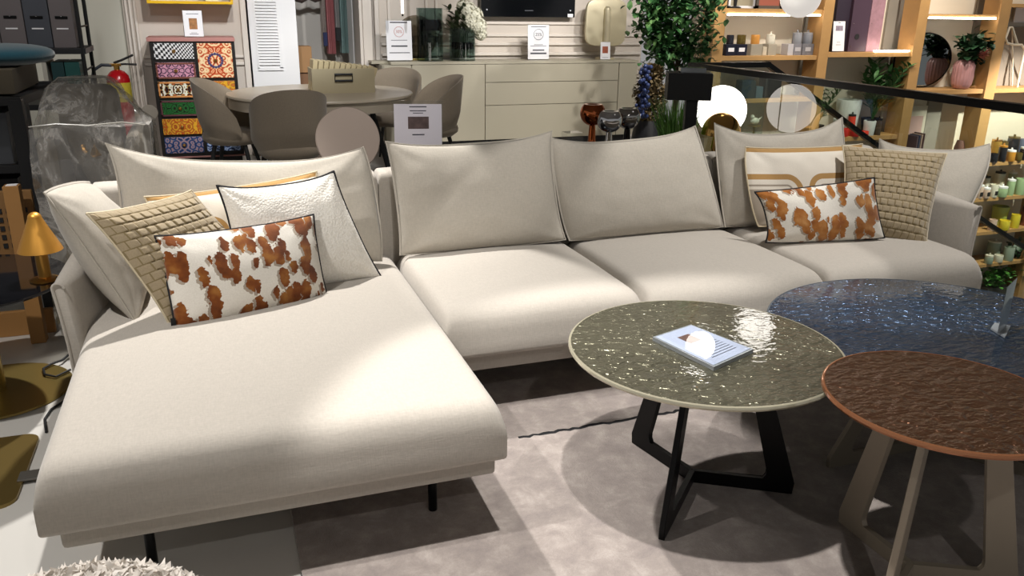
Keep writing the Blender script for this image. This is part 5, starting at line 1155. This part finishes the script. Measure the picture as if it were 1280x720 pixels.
# artwork and small books under the third shelf
ART2 = NT('arc_art_print'); c_ = ART2.coord(loc=(0, 0, .03)); s_ = ART2.new('ShaderNodeVectorMath', operation='LENGTH'); ART2.l.new(c_, s_.inputs[0]); ART2.base(ART2.ramp(s_.outputs['Value'], [(0, srgb('#c9a9a0')), (.13, srgb('#3d4f78')), (.21, srgb('#c0a09a')), (.5, srgb('#c3aaa6'))], 'CONSTANT')); ART2.p(Roughness=.5)
pa, pb = at(1101, 160, Y=7.9), at(1157, 160, Y=7.9); zt_ = at(1140, 133, Y=7.9).z
t = thing('framed_print', 'framed print with a blue arc on pink, behind the oak post', 'picture', ((pa.x+pb.x)/2, 7.93, -.35)); xa, xb = pa.x, pb.x; zb_ = -.349
MB().box(xa, xb, 7.92, 7.94, zb_, zt_).build('mount', M('cream_mount', '#d3cdbb', .6), t); o = MB().box(xa+.09, xb-.05, 7.913, 7.92, zb_+.1, zt_-.12).build('print', ART2.m, None, loc=((xa+xb)/2, 7.916, (zb_+zt_)/2-.12)); o.parent = t; o.location = o.location-t.location
for i, cc in enumerate(('#5a4a52', '#3a3f55', '#a58c7d', '#4a3030')):
    q = at(1143+2.6*i, 180, Y=7.7); tag(MB().box(q.x-.008, q.x+.008, 7.66, 7.82, -.349, at(1143, 170, Y=7.7).z+.01*i, .002).build('book', M('book_cover_%s' % cc[1:], cc, .6), None, loc=(q.x, 7.74, -.349)), ['dark mauve', 'navy', 'tan', 'dark red'][i]+' small book standing below the framed blue arc print', 'book', 'small books under the print')
q = at(1202, 170, Y=7.75); rv = thing('brown_vase', 'small brown vase beside the lower oak post', 'vase', (q.x, 7.75, -.349)); MB().lathe([(0, 0), (.05, 0), (.07, .1), (.06, .28), (.04, .36), (.03, .36), (0, .3)], (q.x, 7.75, -.349), 24).build('body', M('brown_ceramic', '#6a4a40', .4), rv)
# fourth bay: wire stand, candles on the lower shelves
ws = thing('wire_stool', 'white bent-wire stool frame on the oak shelf at the right edge', 'stool', (at(1268, 112, Y=7.8).x, 7.8, .636)); WI = M('cream_wire', '#d8d0bd', .4); A_ = lambda x, y, Y=7.75: at(x, y, Y=Y)
MB().tube([A_(1271, 112), A_(1275, 90), A_(1281, 62), A_(1277, 56), A_(1268, 56), A_(1259, 54), A_(1257, 48)], .014, 8).build('leg', WI, ws); MB().tube([A_(1257, 48), A_(1262, 34), A_(1265, 34), A_(1272, 56)], .014, 8).build('seat_loop', WI, ws); MB().tube([A_(1265, 34, 7.9), A_(1266, 80, 7.9), A_(1265, 108, 7.9)], .008, 8).build('leg', WI, ws); MB().tube([A_(1281, 62), A_(1290, 90), A_(1294, 114)], .014, 8).build('leg', WI, ws)
gp = thing('grey_board', 'grey panel standing behind the white wire stool', 'panel', (at(1266, 60, Y=7.94).x, 7.95, .636)); MB().box(at(1245, 60, Y=7.94).x, at(1300, 60, Y=7.94).x, 7.94, 7.96, .636, at(1266, 34, Y=7.94).z).build('board', M('taupe_board', '#837b70', .8), gp); MB().box(at(1260, 60, Y=7.93).x, at(1300, 60, Y=7.93).x, 7.925, 7.94, at(1266, 28, Y=7.93).z, at(1266, 17, Y=7.93).z+.1).build('header', WHITE, gp)
JG, JD, JB = M('gold_glass', '#a5823c', .2, .3, .4, 30), M('black_glass_jar', '#1d1d22', .15), M('blue_grey_jar', '#5d6478', .2); AMBJ = M('amber_jar', '#c08428', .2, .2)
GA_ = 'dark and gold jars on the upper right lower shelf'; sh = -.259
for px, w, h, mt, lid, y, ll in ((1231, 9, 14, JB, None, 7.66, 'blue-grey jar at the left end of the gold jar shelf'), (1241, 10, 11, JD, None, 7.64, 'short black jar next to the blue-grey one'), (1242, 12, 22, JG, GOLD, 7.84, 'tall gold jar behind the short black one'), (1251, 10, 18, JD, AMBJ, 7.66, 'tall black jar with an amber rim'), (1262, 11, 12, AMBJ, WHITE, 7.64, 'amber jar with a white top'), (1263, 14, 24, JD, GLDJ, 7.86, 'tall black patterned jar at the back'), (1272, 9, 10, GLDJ, None, 7.64, 'small gold-black jar near the right edge'), (1279, 11, 14, JD, WHITE, 7.66, 'black jar with a white top at the right edge'), (1252, 9, 20, GLDJ, None, 7.88, 'gold patterned jar at the back of the middle'), (1275, 12, 22, JB, None, 7.86, 'tall blue-grey jar at the back right')):
    jar(ll, px, sh, w, h, mt, lid, GA_, y=y)
WG, GG, PK = M('white_wax_jar', '#d6d2c0', .3), M('pale_green_jar', '#9db58a', .25), M('blush_jar', '#c9b09f', .3); GB_ = 'white and green candles on the second lower shelf'; sh = -.709
for px, w, h, mt, lid, y, ll in ((1222, 10, 15, PK, WHITE, 7.66, 'blush candle at the left end of the white candle shelf'), (1228, 12, 20, WG, MATT_BLACK, 7.86, 'white candle with a dark lid at the back left'), (1231, 10, 11, PK, WHITE, 7.64, 'low blush candle with a white top'), (1240, 11, 16, WG, None, 7.66, 'white jar with a black label in the middle left'), (1246, 12, 24, WG, MATT_BLACK, 7.86, 'tall white jar with a dark lid at the back'), (1251, 13, 11, GG, WHITE, 7.64, 'low pale green candle in the middle'), (1261, 10, 18, GG, WHITE, 7.68, 'green bottle candle with a white cap'), (1262, 10, 22, M('clear_green_bottle', '#b9c0a5', .2), WHITE, 7.88, 'clear bottle with a white cap at the back'), (1273, 13, 20, GG, None, 7.68, 'straight pale green tumbler'), (1281, 10, 18, WG, WHITE, 7.68, 'white candle at the right edge')):
    t = jar(ll, px, sh, w, h, mt, lid, GB_, y=y)
    if mt in (WG, PK):
        o = t.location; MB().box(o.x-.02, o.x+.02, y-w*.5*.0098-.004, y-w*.5*.0098+.004, sh+.03, sh+.08).build('black_label', MATT_BLACK, t)
YW, YG = M('yellow_candle', '#d8c436', .3), M('yellow_green_glass', '#b9c45a', .2); GC_ = 'yellow candles on the third lower shelf'; sh = -1.154
for px, w, h, mt, lid, y, ll in ((1239, 10, 14, PK, None, 7.66, 'pinkish cup at the left of the yellow candles'), (1247, 20, 24, YG, None, 7.86, 'large tapered yellow-green glass at the back'), (1254, 13, 12, YW, None, 7.64, 'low yellow candle in front'), (1267, 11, 17, YW, None, 7.68, 'tall yellow candle near the copper vase')):
    jar(ll, px, sh, w, h, mt, lid, GC_, y=y, taper=.8 if w > 15 else 1)
jar('round copper vase at the right edge above the stair handrail', 1281, sh, 15, 24, M('copper_vase', '#8f5a45', .25, .7), None, None, 'copper_vase', 'vase')
CG = M('grey_green_glass', '#93a08f', .2); GD_ = 'grey green glasses on the fourth lower shelf'; sh = -1.599
for px, w, h, mt, lid, y, ll in ((1240, 16, 20, CG, WG, 7.84, 'large lidded grey-green jar at the back'), (1235, 10, 9, CG, WG, 7.64, 'small grey-green jar in front at the left'), (1247, 11, 9, WG, None, 7.66, 'small pale bowl in the middle'), (1259, 13, 17, CG, None, 7.68, 'tall grey-green tumbler at the right')):
    jar(ll, px, sh, w, h, mt, lid, GD_, y=y)
LP_ = M('lime_leaf', '#4f8a3a', .5, 0, .4, 10)
for px, ll, w, sd, lm in ((1243, 'bright green leafy plant in a dark trough on the lowest shelf', .33, 1, LP_), (1276, 'darker green leafy plant at the right edge of the lowest shelf', .28, 2, M('deep_leaf', '#2c4a2c', .5, 0, .4, 10))):
    q = at(px, 350, Y=7.75); t = thing('potted_plant', ll, 'plant', (q.x, 7.75, -2.149)); MB().box(q.x-w*.6, q.x+w*.55, 7.66, 7.86, -2.149, -1.97, .01).build('trough', M('dark_trough_%d' % sd, '#3b3a33' if sd == 1 else '#a5875a', .6), t); mb = MB(); rnd = random.Random(sd)
    for i in range(170): leaf(mb, V((q.x+rnd.uniform(-w, w)*.6, 7.74+rnd.uniform(-.1, .1), -1.97+rnd.uniform(0, .22))), V((rnd.gauss(0, 1), rnd.gauss(-.5, .7), rnd.gauss(.3, .6))), rnd.uniform(.06, .1), .055)
    mb.build('leaves', lm, t, recalc=False)
q = at(1282, 300, Y=7.7); t = thing('trailing_plant', 'dark trailing plant at the right edge below the copper vase', 'plant', (q.x, 7.75, -1.599)); MB().lathe([(0, 0), (.07, 0), (.09, .12), (0, .11)], (q.x, 7.75, -1.599), 20).build('pot', MATT_BLACK, t); mb = MB(); rnd = random.Random(31)
for i in range(90): leaf(mb, V((q.x+rnd.gauss(0, .12), 7.68+rnd.gauss(0, .05), -1.48+rnd.gauss(.05, .14))), V((rnd.gauss(0, 1), -.4, rnd.gauss(-.2, .7))), .09, .05)
mb.build('leaves', bpy.data.materials['deep_leaf'], t, recalc=False)
# ================================================================== light
w = bpy.data.worlds.new('world'); scene.world = w; w.use_nodes = True
w.node_tree.nodes['Background'].inputs[0].default_value = (1., .98, .96, 1); w.node_tree.nodes['Background'].inputs[1].default_value = .30
def spot(loc, tgt, watts, cone=70, blend=.35, col=(1, .90, .80), rad=.04):  # ceiling spots of the room, plus unseen ones added to brighten dark areas
    l = bpy.data.lights.new('ceiling_or_fill_spot', 'SPOT'); l.energy = watts; l.spot_size = math.radians(cone); l.spot_blend = blend; l.color = col; l.shadow_soft_size = rad
    o = bpy.data.objects.new('ceiling_or_fill_spot', l); COL.objects.link(o); o.location = loc; o.rotation_euler = (V(tgt)-V(loc)).to_track_quat('-Z', 'Y').to_euler()
CW = (1, .97, .935)
spot((.84, 1.78, 3.2), (1.42, 1.5, 0), 370, 55, .2, CW)
spot((.15, 4.25, 3.2), (.05, 2.75, .4), 560, 52, .12, CW)
spot((2.05, 2.15, 3.2), (1.74, 2.85, .43), 120, 41, .06, CW)
spot((3.3, 2.6, 3.2), (2.9, 3.2, .4), 260, 54, .15, CW)
spot((-1.3, 2.0, 3.2), (-1.0, 2.6, 0), 230, 80, .4, CW)
spot((.6, -.9, 3.2), (1.2, 2.2, .3), 55, 70, .5, CW)  # unseen fill light added from the viewer's side for table legs and chaise front
spot((.25, 5.3, 3.2), (-.1, 8.9, 1.1), 250, 48, .5, CW)
spot((-.5, 3.6, 3.2), (-1.1, 6.0, 1.2), 120, 60, .5, CW)
spot((.9, 5.6, 3.2), (.75, 8.9, 1.2), 260, 46, .4, (.94, .97, 1))
spot((.9, 5.0, 3.2), (1.0, 7.5, .7), 140, 44, .4, CW)
spot((3.0, 5.6, 3.2), (2.4, 9.1, 1.1), 260, 55, .5, CW)
spot((4.6, 5.9, 3.2), (4.0, 9.1, 1.1), 280, 50, .5, CW)
spot((3.4, 4.9, 3.2), (3.9, 7.0, 1.3), 330, 60, .4, CW)
spot((.9, 1.2, 3.2), (.8, 4.05, .8), 130, 32, .5, CW)
SW_ = (1, .91, .80)
spot((6.6, 5.2, 3.0), (7.0, 7.9, .3), 200, 60, .5, (1, .91, .80)); spot((5.6, 6.4, 3.2), (5.6, 7.9, .9), 120, 85, .5, SW_); spot((7.0, 6.4, 3.2), (7.0, 7.9, .6), 140, 85, .5, SW_); spot((8.4, 6.4, 3.2), (8.4, 7.9, .6), 160, 85, .5, SW_)  # first one is unseen, added to brighten the pots on the lower shelf
spot((9.4, 6.4, 1.5), (9.5, 7.9, -1.2), 420, 95, .5, SW_)  # unseen lamp in mid-air below the ceiling, lighting the lower shelves
scene.view_settings.view_transform = 'Standard'; scene.view_settings.look = 'None'; scene.view_settings.exposure = 0; scene.view_settings.gamma = 1; scene.view_settings.use_curve_mapping = False
scene.cycles.use_denoising = True
